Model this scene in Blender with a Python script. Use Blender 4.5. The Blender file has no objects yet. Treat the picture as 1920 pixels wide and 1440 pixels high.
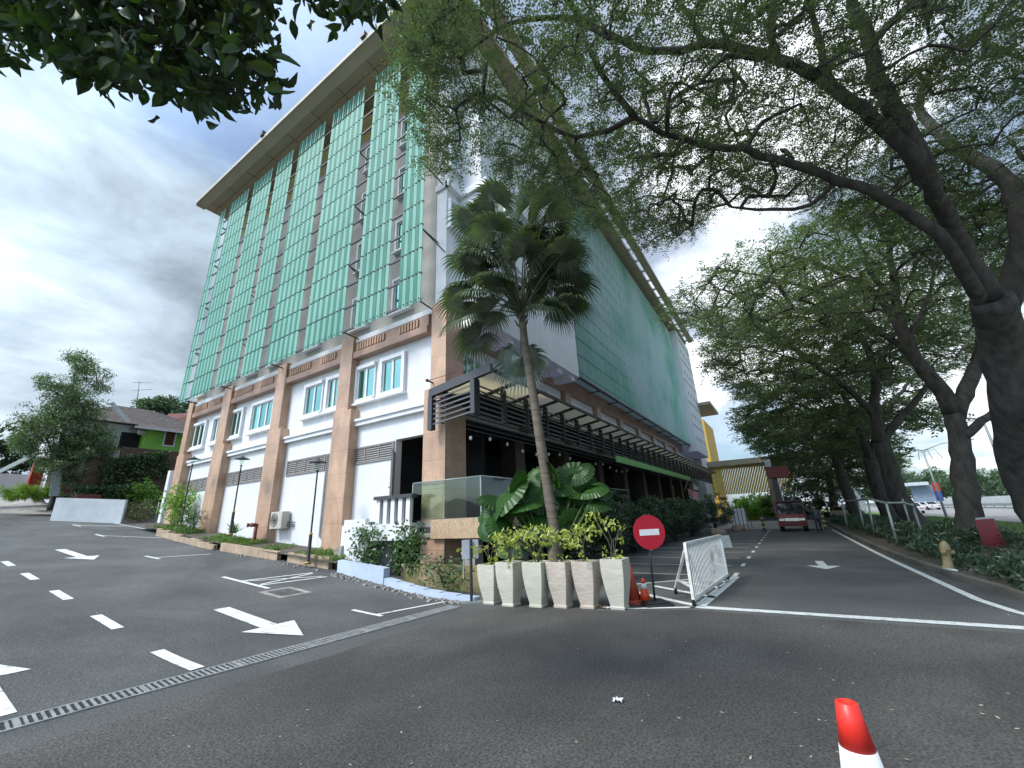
import bpy, math, random
import numpy as np
from mathutils import Vector, Matrix
R_ = random.Random(7)
NP = np.random.default_rng(11)
rad = math.radians
SC = bpy.context.scene
COL = SC.collection
# ---------------------------------------------------------------- camera
# world axes: X along the front drive, Y up the side road, Z up; camera stands at the origin
H = 1.75
CAM_PITCH, CAM_ROLL, CAM_YAW, CAM_F = rad(18.2466), rad(-2.5631), rad(32.2233), 763.31
def cam_matrix():
    Rw = np.array([[1, 0, 0], [0, 0, -1], [0, 1, 0.]])
    cp, sp = math.cos(CAM_PITCH), math.sin(CAM_PITCH)
    Rp = np.array([[1, 0, 0], [0, cp, sp], [0, -sp, cp]])
    cr, sr = math.cos(CAM_ROLL), math.sin(CAM_ROLL)
    Ro = np.array([[cr, -sr, 0], [sr, cr, 0], [0, 0, 1]])
    B = np.array([[math.sin(CAM_YAW), math.cos(CAM_YAW), 0], [-math.cos(CAM_YAW), math.sin(CAM_YAW), 0], [0, 0, 1.]])
    return Ro @ Rp @ Rw @ B.T
CM = cam_matrix()
cam = bpy.data.objects.new('camera', bpy.data.cameras.new('camera'))
COL.objects.link(cam)
cam.data.sensor_width = 36; cam.data.lens = CAM_F / 1920 * 36
cam.data.clip_start = .05; cam.data.clip_end = 3000
mw = CM.T @ np.diag([1, -1, -1.])
m4 = Matrix.Identity(4)
for i in range(3):
    for j in range(3): m4[i][j] = mw[i, j]
m4[2][3] = H
cam.matrix_world = m4
SC.camera = cam
# survey helpers: turn a sight line into a point on a known plane
C0 = np.array([0, 0, H])
def ray(x, y): return CM.T @ np.array([(x - 960) / CAM_F, (y - 720) / CAM_F, 1.0])
def onz(x, y, z=0.): d = ray(x, y); return C0 + (z - H) / d[2] * d
def onx(x, y, X): d = ray(x, y); return C0 + X / d[0] * d
def ony(x, y, Y): d = ray(x, y); return C0 + Y / d[1] * d
def ond(x, y, t): d = ray(x, y); return C0 + t * d
def proj(P):
    v = (np.asarray(P) - C0) @ CM.T
    return np.stack([v[..., 0] / v[..., 2] * CAM_F + 960, v[..., 1] / v[..., 2] * CAM_F + 720, v[..., 2]], -1)
# ---------------------------------------------------------------- light
SUN_DIR = Vector((-.62, .30, .80)).normalized()
W = bpy.data.worlds.new('World'); SC.world = W; W.use_nodes = True
nt = W.node_tree; nt.nodes.clear()
def N(t, **k):
    n = nt.nodes.new(t)
    for a, b in k.items(): setattr(n, a, b)
    return n
def Lk(a, b): nt.links.new(a, b)
out = N('ShaderNodeOutputWorld'); bg = N('ShaderNodeBackground'); bg.inputs[1].default_value = .093
sky = N('ShaderNodeTexSky', sky_type='NISHITA'); sky.sun_disc = False
sky.sun_elevation = math.asin(SUN_DIR.z); sky.sun_rotation = math.atan2(SUN_DIR.x, SUN_DIR.y)
sky.dust_density = 1.5; sky.air_density = 1.0
tc = N('ShaderNodeTexCoord')
sep = N('ShaderNodeSeparateXYZ'); Lk(tc.outputs['Generated'], sep.inputs[0])
def mth(op, a, b=None, c=None, clamp=False):
    n = N('ShaderNodeMath', operation=op); n.use_clamp = clamp
    for i, v in enumerate((a, b, c)):
        if v is None: continue
        if isinstance(v, (int, float)): n.inputs[i].default_value = v
        else: Lk(v, n.inputs[i])
    return n.outputs[0]
zc = mth('ADD', mth('MAXIMUM', sep.outputs[2], 0.0), .22)
cmb = N('ShaderNodeCombineXYZ'); Lk(mth('DIVIDE', sep.outputs[0], zc), cmb.inputs[0]); Lk(mth('DIVIDE', sep.outputs[1], zc), cmb.inputs[1])
def noise(scale, det, off, rough=.55):
    m = N('ShaderNodeMapping'); m.inputs['Location'].default_value = off; Lk(cmb.outputs[0], m.inputs[0])
    n = N('ShaderNodeTexNoise'); n.inputs['Scale'].default_value = scale; n.inputs['Detail'].default_value = det
    n.inputs['Roughness'].default_value = rough; n.inputs['Distortion'].default_value = .25; Lk(m.outputs[0], n.inputs['Vector'])
    return n.outputs[0]
def blob(px, py, width):            # soft bump round the sky direction seen there
    d = ray(px, py); d = d / np.linalg.norm(d)
    v = N('ShaderNodeVectorMath', operation='DOT_PRODUCT'); v.inputs[1].default_value = d
    nrm = N('ShaderNodeVectorMath', operation='NORMALIZE'); Lk(tc.outputs['Generated'], nrm.inputs[0]); Lk(nrm.outputs[0], v.inputs[0])
    mr = N('ShaderNodeMapRange', interpolation_type='SMOOTHSTEP'); mr.inputs[1].default_value = math.cos(rad(width)); mr.inputs[2].default_value = 1.0
    Lk(v.outputs['Value'], mr.inputs[0]); return mr.outputs[0]
n1 = noise(1.1, 9, (3.1, 1.7, 0)); n2 = noise(.8, 7, (8.2, 4.4, 2)); n3 = noise(3.2, 8, (1.2, 9.1, 5), .6)
# cover: how much cloud; shade: how bright
cov = mth('ADD', n1, mth('MULTIPLY', blob(150, 480, 30), .20))
cov = mth('ADD', cov, mth('MULTIPLY', blob(1325, 710, 6), .10))
cov = mth('ADD', cov, mth('MULTIPLY', blob(1750, 350, 42), .10))
cov = mth('ADD', cov, mth('MULTIPLY', blob(60, 650, 16), .2))
cov = mth('SUBTRACT', cov, mth('MULTIPLY', blob(500, 160, 26), .10))
cov = mth('SUBTRACT', cov, mth('MULTIPLY', blob(1360, 790, 7), .22))
mr = N('ShaderNodeMapRange', interpolation_type='SMOOTHSTEP'); mr.inputs[1].default_value = .44; mr.inputs[2].default_value = .62; Lk(cov, mr.inputs[0]); mask = mth('MAXIMUM', mr.outputs[0], .34)
sh = mth('ADD', mth('MULTIPLY', n2, .95), mth('MULTIPLY', n3, .62))
sh = mth('SUBTRACT', sh, .215)
sh = mth('SUBTRACT', sh, mth('MULTIPLY', blob(250, 390, 27), .18))
sh = mth('ADD', sh, mth('MULTIPLY', blob(50, 650, 14), .19))
sh = mth('ADD', sh, mth('MULTIPLY', blob(1330, 710, 9), .30))
sh = mth('ADD', sh, mth('MULTIPLY', blob(1850, 150, 45), .22))
sh = mth('ADD', sh, mth('MULTIPLY', blob(1750, 860, 14), .12))
cr = N('ShaderNodeValToRGB'); e = cr.color_ramp.elements
e[0].position = .32; e[0].color = (.125, .155, .19, 1); e[1].position = .98; e[1].color = (.86, .89, .92, 1)
k = e.new(.56); k.color = (.29, .36, .425, 1); k = e.new(.76); k.color = (.47, .545, .61, 1)
Lk(sh, cr.inputs[0])
x10 = N('ShaderNodeVectorMath', operation='SCALE'); x10.inputs['Scale'].default_value = 10.0; Lk(cr.outputs[0], x10.inputs[0])
# the clouded sky is brighter on the sun's side
sv = N('ShaderNodeVectorMath', operation='DOT_PRODUCT'); sv.inputs[1].default_value = SUN_DIR
nrm = N('ShaderNodeVectorMath', operation='NORMALIZE'); Lk(tc.outputs['Generated'], nrm.inputs[0]); Lk(nrm.outputs[0], sv.inputs[0])
glow = N('ShaderNodeMapRange', interpolation_type='SMOOTHSTEP'); glow.inputs[1].default_value = .35; glow.inputs[2].default_value = 1; glow.inputs[3].default_value = 1.0; glow.inputs[4].default_value = 3.0; Lk(sv.outputs['Value'], glow.inputs[0])
skb = N('ShaderNodeVectorMath', operation='MULTIPLY'); skb.inputs[1].default_value = (.62, .72, .80); Lk(sky.outputs[0], skb.inputs[0])
mix = N('ShaderNodeMix', data_type='RGBA'); Lk(mask, mix.inputs[0]); Lk(skb.outputs[0], mix.inputs[6]); Lk(x10.outputs[0], mix.inputs[7])
gl = N('ShaderNodeVectorMath', operation='SCALE'); Lk(mix.outputs[2], gl.inputs[0]); Lk(glow.outputs[0], gl.inputs['Scale'])
Lk(gl.outputs[0], bg.inputs[0]); Lk(bg.outputs[0], out.inputs[0])
sl = bpy.data.lights.new('sun', 'SUN'); sl.energy = 1.5; sl.angle = rad(14); sl.color = (1, .96, .9)
so = bpy.data.objects.new('sun', sl); COL.objects.link(so); so.rotation_euler = SUN_DIR.to_track_quat('Z', 'Y').to_euler()
so.location = (-20, 10, 40)
SC.view_settings.view_transform = 'Standard'; SC.view_settings.look = 'None'
SC.view_settings.exposure = 1.0; SC.view_settings.gamma = 1; SC.view_settings.use_curve_mapping = False
SC.cycles.max_bounces = 6; SC.cycles.transparent_max_bounces = 24

# ---------------------------------------------------------------- materials
MATS = {}
def mat(name, c1, c2=None, scale=3., rough=.7, bump=0., bscale=None, metal=0., spec=.5, detail=6, joints=None, stretch=None, speck=None, trans=0., emit=None, blot=None, cracks=None, thr=(.35, .65)):
    if name in MATS: return MATS[name]
    m = bpy.data.materials.new(name); m.use_nodes = True; t = m.node_tree; ns = t.nodes; p = ns['Principled BSDF']
    L = t.links.new
    p.inputs['Roughness'].default_value = rough; p.inputs['Metallic'].default_value = metal
    p.inputs['Specular IOR Level'].default_value = spec
    co = ns.new('ShaderNodeTexCoord'); vec = co.outputs['Object']
    if stretch:
        mp = ns.new('ShaderNodeMapping'); mp.inputs['Scale'].default_value = stretch; L(vec, mp.inputs[0]); vecn = mp.outputs[0]
    else: vecn = vec
    n = ns.new('ShaderNodeTexNoise'); n.inputs['Scale'].default_value = scale; n.inputs['Detail'].default_value = detail; n.inputs['Roughness'].default_value = .6
    L(vecn, n.inputs['Vector'])
    c2 = c2 or tuple(x * .8 for x in c1)
    r = ns.new('ShaderNodeValToRGB'); r.color_ramp.elements[0].position = thr[0]; r.color_ramp.elements[1].position = thr[1]
    r.color_ramp.elements[0].color = (*c2, 1); r.color_ramp.elements[1].color = (*c1, 1); L(n.outputs[0], r.inputs[0])
    col = r.outputs[0]
    if blot:        # broad worn patches with a softer edge
        vb = ns.new('ShaderNodeTexNoise'); vb.inputs['Scale'].default_value = blot[0]; vb.inputs['Detail'].default_value = 5; vb.inputs['Distortion'].default_value = 1.2
        mpb = ns.new('ShaderNodeMapping'); mpb.inputs['Scale'].default_value = blot[2]; L(vec, mpb.inputs[0]); L(mpb.outputs[0], vb.inputs['Vector'])
        rb_ = ns.new('ShaderNodeValToRGB'); rb_.color_ramp.elements[0].position = .38; rb_.color_ramp.elements[1].position = .62
        a = blot[1]; rb_.color_ramp.elements[0].color = (1 - a, 1 - a, 1 - a, 1); rb_.color_ramp.elements[1].color = (1 + a * .6, 1 + a * .6, 1 + a * .55, 1); L(vb.outputs[0], rb_.inputs[0])
        mxb = ns.new('ShaderNodeMix'); mxb.data_type = 'RGBA'; mxb.blend_type = 'MULTIPLY'; mxb.inputs[0].default_value = 1; L(col, mxb.inputs[6]); L(rb_.outputs[0], mxb.inputs[7]); col = mxb.outputs[2]
    if cracks:
        nz = ns.new('ShaderNodeTexNoise'); nz.inputs['Scale'].default_value = 1.3; nz.inputs['Detail'].default_value = 6; L(vec, nz.inputs['Vector'])
        mxv = ns.new('ShaderNodeMix'); mxv.data_type = 'VECTOR'; mxv.inputs[0].default_value = .35; L(vec, mxv.inputs[4]); L(nz.outputs[1], mxv.inputs[5])
        vo = ns.new('ShaderNodeTexVoronoi'); vo.feature = 'DISTANCE_TO_EDGE'; vo.inputs['Scale'].default_value = cracks[0]; L(mxv.outputs[1], vo.inputs['Vector'])
        n5 = ns.new('ShaderNodeTexNoise'); n5.inputs['Scale'].default_value = .6; L(vec, n5.inputs['Vector'])
        wd = ns.new('ShaderNodeMapRange'); wd.inputs[1].default_value = .48; wd.inputs[2].default_value = .66; wd.inputs[4].default_value = cracks[1]; L(n5.outputs[0], wd.inputs[0])
        cm = ns.new('ShaderNodeMath'); cm.operation = 'LESS_THAN'; L(vo.outputs[0], cm.inputs[0]); L(wd.outputs[0], cm.inputs[1])
        cf = ns.new('ShaderNodeMath'); cf.operation = 'MULTIPLY'; cf.inputs[1].default_value = .6; L(cm.outputs[0], cf.inputs[0])
        mxc = ns.new('ShaderNodeMix'); mxc.data_type = 'RGBA'; mxc.inputs[7].default_value = (.022, .022, .022, 1); L(cf.outputs[0], mxc.inputs[0]); L(col, mxc.inputs[6]); col = mxc.outputs[2]
    if speck:
        v = ns.new('ShaderNodeTexNoise'); v.inputs['Scale'].default_value = speck[0]; v.inputs['Detail'].default_value = 2; L(vec, v.inputs['Vector'])
        rr = ns.new('ShaderNodeValToRGB'); rr.color_ramp.elements[0].position = .35; rr.color_ramp.elements[1].position = .7
        a = speck[1]; rr.color_ramp.elements[0].color = (1 - a, 1 - a, 1 - a, 1); rr.color_ramp.elements[1].color = (1 + a, 1 + a, 1 + a, 1); L(v.outputs[0], rr.inputs[0])
        mx = ns.new('ShaderNodeMix'); mx.data_type = 'RGBA'; mx.blend_type = 'MULTIPLY'; mx.inputs[0].default_value = 1; L(col, mx.inputs[6]); L(rr.outputs[0], mx.inputs[7]); col = mx.outputs[2]
    if joints:          # (width, height, line size, darkness): tile or panel joints
        w, h, ln, dk = joints
        sp = ns.new('ShaderNodeSeparateXYZ'); L(vec, sp.inputs[0]); ad = ns.new('ShaderNodeMath'); ad.operation = 'ADD'; L(sp.outputs[0], ad.inputs[0]); L(sp.outputs[1], ad.inputs[1])
        cb = ns.new('ShaderNodeCombineXYZ'); L(ad.outputs[0], cb.inputs[0]); L(sp.outputs[2], cb.inputs[1])
        b = ns.new('ShaderNodeTexBrick'); b.inputs['Scale'].default_value = 1; b.inputs['Brick Width'].default_value = w; b.inputs['Row Height'].default_value = h
        b.inputs['Mortar Size'].default_value = ln; b.inputs['Mortar Smooth'].default_value = .1; b.offset = .5 if w < 1 else 0.
        b.inputs['Color1'].default_value = (1, 1, 1, 1); b.inputs['Color2'].default_value = (.94, .93, .92, 1); b.inputs['Mortar'].default_value = (dk, dk, dk, 1); L(cb.outputs[0], b.inputs['Vector'])
        mx = ns.new('ShaderNodeMix'); mx.data_type = 'RGBA'; mx.blend_type = 'MULTIPLY'; mx.inputs[0].default_value = 1; L(col, mx.inputs[6]); L(b.outputs[0], mx.inputs[7]); col = mx.outputs[2]
    L(col, p.inputs['Base Color'])
    if bump:
        nb = ns.new('ShaderNodeTexNoise'); nb.inputs['Scale'].default_value = bscale or scale * 4; nb.inputs['Detail'].default_value = 4; L(vecn, nb.inputs['Vector'])
        bu = ns.new('ShaderNodeBump'); bu.inputs['Strength'].default_value = bump; bu.inputs['Distance'].default_value = .02; L(nb.outputs[0], bu.inputs['Height']); L(bu.outputs[0], p.inputs['Normal'])
    if emit: p.inputs['Emission Color'].default_value = (*c1, 1); p.inputs['Emission Strength'].default_value = emit
    MATS[name] = m; return m
def leafmat(name, c1, c2, trans=.35, gloss=.12, rough=.45, scale=.5):
    m = bpy.data.materials.new(name); m.use_nodes = True; t = m.node_tree; ns = t.nodes; ns.clear(); L = t.links.new
    o = ns.new('ShaderNodeOutputMaterial'); g = ns.new('ShaderNodeNewGeometry'); co = ns.new('ShaderNodeTexCoord')
    n = ns.new('ShaderNodeTexNoise'); n.inputs['Scale'].default_value = scale; L(co.outputs['Object'], n.inputs['Vector'])
    a = ns.new('ShaderNodeMath'); a.operation = 'MULTIPLY_ADD'; a.inputs[1].default_value = .55; L(g.outputs['Random Per Island'], a.inputs[0]); 
    b = ns.new('ShaderNodeMath'); b.operation = 'MULTIPLY'; b.inputs[1].default_value = .5; L(n.outputs[0], b.inputs[0]); L(b.outputs[0], a.inputs[2])
    r = ns.new('ShaderNodeValToRGB'); r.color_ramp.elements[0].position = .15; r.color_ramp.elements[1].position = .9
    r.color_ramp.elements[0].color = (*c1, 1); r.color_ramp.elements[1].color = (*c2, 1); L(a.outputs[0], r.inputs[0])
    d = ns.new('ShaderNodeBsdfDiffuse'); tr = ns.new('ShaderNodeBsdfTranslucent'); gl = ns.new('ShaderNodeBsdfGlossy'); gl.inputs['Roughness'].default_value = rough; gl.inputs[0].default_value = (.8, .85, .8, 1)
    tcol = ns.new('ShaderNodeMix'); tcol.data_type = 'RGBA'; tcol.blend_type = 'MULTIPLY'; tcol.inputs[0].default_value = 1; tcol.inputs[7].default_value = (1.5, 1.6, .6, 1); L(r.outputs[0], tcol.inputs[6])
    L(r.outputs[0], d.inputs[0]); L(tcol.outputs[2], tr.inputs[0])
    m1 = ns.new('ShaderNodeMixShader'); m1.inputs[0].default_value = trans; L(d.outputs[0], m1.inputs[1]); L(tr.outputs[0], m1.inputs[2])
    m2 = ns.new('ShaderNodeMixShader'); m2.inputs[0].default_value = gloss; L(m1.outputs[0], m2.inputs[1]); L(gl.outputs[0], m2.inputs[2])
    L(m2.outputs[0], o.inputs[0]); MATS[name] = m; return m
def glassmat(name, tint, refl=.35, see=.5, body=(.02, .05, .045), vary=0.):
    m = bpy.data.materials.new(name); m.use_nodes = True; t = m.node_tree; ns = t.nodes; ns.clear(); L = t.links.new
    o = ns.new('ShaderNodeOutputMaterial'); tp = ns.new('ShaderNodeBsdfTransparent'); tp.inputs[0].default_value = (*tint, 1)
    d = ns.new('ShaderNodeBsdfDiffuse'); d.inputs[0].default_value = (*body, 1)
    gl = ns.new('ShaderNodeBsdfGlossy'); gl.inputs['Roughness'].default_value = .03; gl.inputs[0].default_value = (*[min(1, .35 + x) for x in tint], 1)
    co = ns.new('ShaderNodeTexCoord'); n = ns.new('ShaderNodeTexNoise'); n.inputs['Scale'].default_value = .8; n.inputs['Detail'].default_value = 1; L(co.outputs['Object'], n.inputs['Vector'])
    bu = ns.new('ShaderNodeBump'); bu.inputs['Strength'].default_value = .2; bu.inputs['Distance'].default_value = .1; L(n.outputs[0], bu.inputs['Height']); L(bu.outputs[0], gl.inputs['Normal'])
    m1 = ns.new('ShaderNodeMixShader'); m1.inputs[0].default_value = see; L(d.outputs[0], m1.inputs[1]); L(tp.outputs[0], m1.inputs[2])
    lw_ = ns.new('ShaderNodeLayerWeight'); lw_.inputs[0].default_value = .5; pw = ns.new('ShaderNodeMath'); pw.operation = 'POWER'; pw.inputs[1].default_value = 4; L(lw_.outputs['Facing'], pw.inputs[0]); fr = ns.new('ShaderNodeMath'); fr.operation = 'MULTIPLY_ADD'; fr.inputs[1].default_value = .6; fr.inputs[2].default_value = .04; L(pw.outputs[0], fr.inputs[0])
    ad = ns.new('ShaderNodeMath'); ad.operation = 'ADD'; ad.use_clamp = True; ge = ns.new('ShaderNodeNewGeometry'); vr = ns.new('ShaderNodeMath'); vr.operation = 'MULTIPLY_ADD'; vr.inputs[1].default_value = vary; vr.inputs[2].default_value = refl; L(ge.outputs['Random Per Island'], vr.inputs[0]); L(vr.outputs[0], ad.inputs[1]); L(fr.outputs[0], ad.inputs[0])
    m2 = ns.new('ShaderNodeMixShader'); L(ad.outputs[0], m2.inputs[0]); L(m1.outputs[0], m2.inputs[1]); L(gl.outputs[0], m2.inputs[2])
    L(m2.outputs[0], o.inputs[0]); MATS[name] = m; return m
white = mat('white_wall', (.76, .765, .77), (.68, .69, .695), .9, .75, .25, 30, thr=(.3, .7), blot=(1.3, .03, (2.5, 2.5, .18)))
whitet = mat('white_trim', (.80, .81, .82), (.70, .71, .72), 1.5, .6)
grey_wall = mat('grey_beige_wall', (.40, .38, .345), (.32, .305, .28), .5, .8, .1, 20)
granite = mat('pink_granite', (.60, .385, .255), (.48, .30, .20), 1.2, .38, joints=(3.1, .92, .008, .6), speck=(55, .22), blot=(.9, .12, (1.5, 1.5, .5)))
granite_b = mat('pink_granite_band', (.43, .265, .185), (.33, .20, .14), 1.5, .45, speck=(60, .2))
marble = mat('speckled_stone', (.56, .40, .26), (.46, .32, .20), 9, .4, joints=(.95, 3, .006, .6), speck=(40, .25))
soffit = mat('tan_soffit', (.40, .335, .235), (.35, .29, .20), .5, .7)
fascia = mat('pale_fascia', (.50, .45, .36), (.42, .38, .30), .8, .7)
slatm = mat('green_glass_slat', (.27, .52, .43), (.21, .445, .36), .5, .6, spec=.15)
slatm3 = mat('mid_green_slat', (.105, .285, .22), (.08, .235, .18), .5, .6, spec=.15)  # mid green tone for every second slat
slatm2 = mat('sky_paled_green_glass', (.76, .92, .86), (.38, .72, .57), .14, .28, spec=.9, thr=(.36, .56))  # base colour paled to stand in for sky reflected in the front screen
pane_m = glassmat('teal_window_glass', (.14, .50, .37), .06, .12, (.010, .04, .035), .62)
clear_g = glassmat('clear_glass', (.80, .90, .86), .0, 1.0, (.2, .3, .28))
roofglass = leafmat('frosted_canopy_glass', (.60, .54, 1.0), (.68, .60, 1.15), .58, .03, .3)
black = mat('black_metal', (.022, .023, .026), (.015, .015, .018), 4, .45)
darkgrey = mat('charcoal_metal', (.055, .058, .066), (.045, .047, .055), 3, .5)
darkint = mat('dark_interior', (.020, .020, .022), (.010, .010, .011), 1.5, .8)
louv = mat('grey_louvre', (.30, .28, .265), (.24, .225, .21), 3, .6)
concrete = mat('concrete', (.38, .36, .33), (.24, .23, .21), 1.6, .9, .3, 30)
rubble = mat('broken_concrete', (.42, .39, .35), (.24, .22, .19), 4, .95, .6, 20)
tile = mat('tan_stone_tile', (.52, .38, .26), (.36, .27, .19), 1.8, .6, joints=(.6, .9, .01, .5), speck=(40, .2))
bluepaint = mat('pale_blue_paint', (.50, .58, .70), (.42, .49, .60), 1.2, .6, .1)
bark = mat('grey_bark', (.090, .084, .074), (.040, .037, .033), 5, .95, 1.0, 9, stretch=(1, 1, .35))
barkd = mat('dark_twig', (.045, .04, .033), (.025, .023, .02), 6, .95)
palmbark = mat('palm_bark', (.21, .175, .135), (.10, .083, .062), 3, .9, .6, 14, stretch=(.4, .4, 6))
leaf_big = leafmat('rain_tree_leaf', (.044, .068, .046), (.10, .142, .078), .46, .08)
leaf_far = leafmat('hazed_rain_tree_leaf', (.090, .128, .092), (.165, .22, .145), .48, .08)  # leaf colour lightened to stand in for haze over the far trees
leaf_near = leafmat('broad_dark_leaf', (.016, .034, .014), (.045, .085, .022), .3, .04)
leaf_yel = leafmat('yellow_green_leaf', (.26, .36, .05), (.60, .62, .14), .4, .08)
leaf_mid = leafmat('mid_green_leaf', (.035, .09, .025), (.10, .19, .05), .35, .08)
leaf_hedge = leafmat('dark_hedge_leaf', (.028, .060, .034), (.065, .115, .055), .3, .08, .35)
leaf_palm = leafmat('palm_leaf', (.035, .068, .040), (.11, .15, .085), .3, .12, .35)
leaf_fan = leafmat('ruffled_fan_leaf', (.012, .042, .009), (.045, .125, .020), .25, .035, .4, 1.2)
leaf_lime = leafmat('lime_leaf', (.12, .27, .03), (.25, .42, .06), .4, .06)
leaf_bg = leafmat('far_bush_leaf', (.045, .085, .05), (.10, .16, .08), .3, .05)
paint = mat('road_paint', (.72, .75, .72), (.36, .375, .365), 6, .7, speck=(60, .2), thr=(.30, .46))
paint_y = mat('worn_paint', (.68, .68, .62), (.40, .40, .37), 9, .75, thr=(.3, .5))
potm = mat('cream_pot', (.70, .67, .56), (.58, .54, .44), 5, .9, .7, 60, stretch=(1, 1, 6))
potm2 = mat('green_stained_pot', (.66, .65, .54), (.56, .57, .44), 4, .9, .7, 60, stretch=(1, 1, 6))
potm3 = mat('brown_stained_pot', (.66, .61, .52), (.53, .44, .35), 5, .9, .7, 60, stretch=(1, 1, 5))
soil = mat('soil', (.05, .038, .028), None, 8, 1, .5)
orange = mat('orange_plastic', (.80, .075, .02), (.62, .06, .018), 3, .4)
redorange = mat('faded_orange_plastic', (.55, .09, .045), (.42, .07, .04), 3, .55)
redcone = mat('red_reflective', (.80, .035, .022), (.70, .03, .02), 4, .4)
whiteref = mat('white_reflective', (.78, .79, .77), (.66, .67, .65), 4, .45)
redsign = mat('red_sign', (.46, .010, .030), (.40, .009, .026), 4, .35)
whitesign = mat('white_sign', (.80, .80, .80), (.7, .7, .7), 4, .5)
rustw = mat('rusty_white_paint', (.74, .74, .71), (.50, .46, .38), 6, .6, thr=(.28, .5))
galv = mat('galvanised_pipe', (.36, .41, .39), (.28, .32, .30), 4, .5, metal=.3)
yellowm = mat('yellow_screen', (.68, .50, .12), (.58, .42, .10), 1, .6)
yellowb = mat('yellow_wall', (.62, .38, .05), (.55, .33, .04), 1, .7)
greenw = mat('lime_house_wall', (.30, .64, .10), (.21, .48, .08), .8, .8)
rooft = mat('weathered_roof_tile', (.15, .125, .11), (.075, .062, .055), 2.5, .9, .6, 12, joints=(.3, .22, .02, .6))
brickm = mat('red_brick', (.30, .14, .09), (.20, .09, .06), 3, .9, joints=(.24, .08, .012, 1.3))
redtrk = mat('truck_red', (.20, .013, .017), (.15, .010, .013), 3, .35)
rubber = mat('rubber', (.02, .02, .02), None, 5, .8)
chrome = mat('chrome', (.6, .6, .6), None, 5, .25, metal=.9)
carwhite = mat('car_white', (.70, .72, .74), None, 3, .25)
cargrey = mat('car_grey', (.25, .27, .30), None, 3, .25)
carglass = mat('car_glass', (.02, .025, .03), None, 3, .05, spec=.9)
rust = mat('rusty_iron', (.22, .055, .035), (.12, .04, .03), 8, .7)
bin_red = mat('dull_red_panel', (.36, .022, .040), (.30, .018, .032), 2, .45)
yhyd = mat('faded_yellow_paint', (.38, .30, .15), (.26, .20, .10), 6, .7)
bulbm = mat('pearl_bulb', (.8, .8, .78), None, 4, .3)
grassm = leafmat('grass_blade', (.07, .15, .03), (.17, .27, .07), .3, .04)
acm = mat('ac_beige', (.55, .52, .45), (.45, .42, .36), 3, .6)
brass = mat('gold_paint', (.50, .36, .10), None, 4, .4, metal=.5)
steel = mat('steel_grate', (.42, .44, .43), (.24, .25, .25), 7, .5, metal=.4)
dirt = mat('dirt_verge', (.12, .10, .075), (.06, .052, .04), 2.5, 1, .6, 12)
lawn = mat('lawn', (.13, .19, .055), (.09, .14, .04), 1.2, 1, .5, 40)
farroad = mat('far_road', (.30, .29, .275), (.25, .245, .23), .4, .85)
skin = mat('skin', (.30, .18, .12), None, 5, .6)
cloth_d = mat('dark_cloth', (.03, .035, .05), None, 6, .9)
cloth_g = mat('grey_cloth', (.30, .32, .34), None, 6, .9)
hairm = mat('black_hair', (.015, .013, .012), None, 6, .7)
bluefl = mat('blue_banner', (.05, .10, .42), None, 3, .7)
redfl = mat('red_banner', (.62, .06, .05), None, 3, .7)
ochre = mat('ochre_panel', (.46, .33, .13), (.40, .28, .11), 1, .7)

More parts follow.
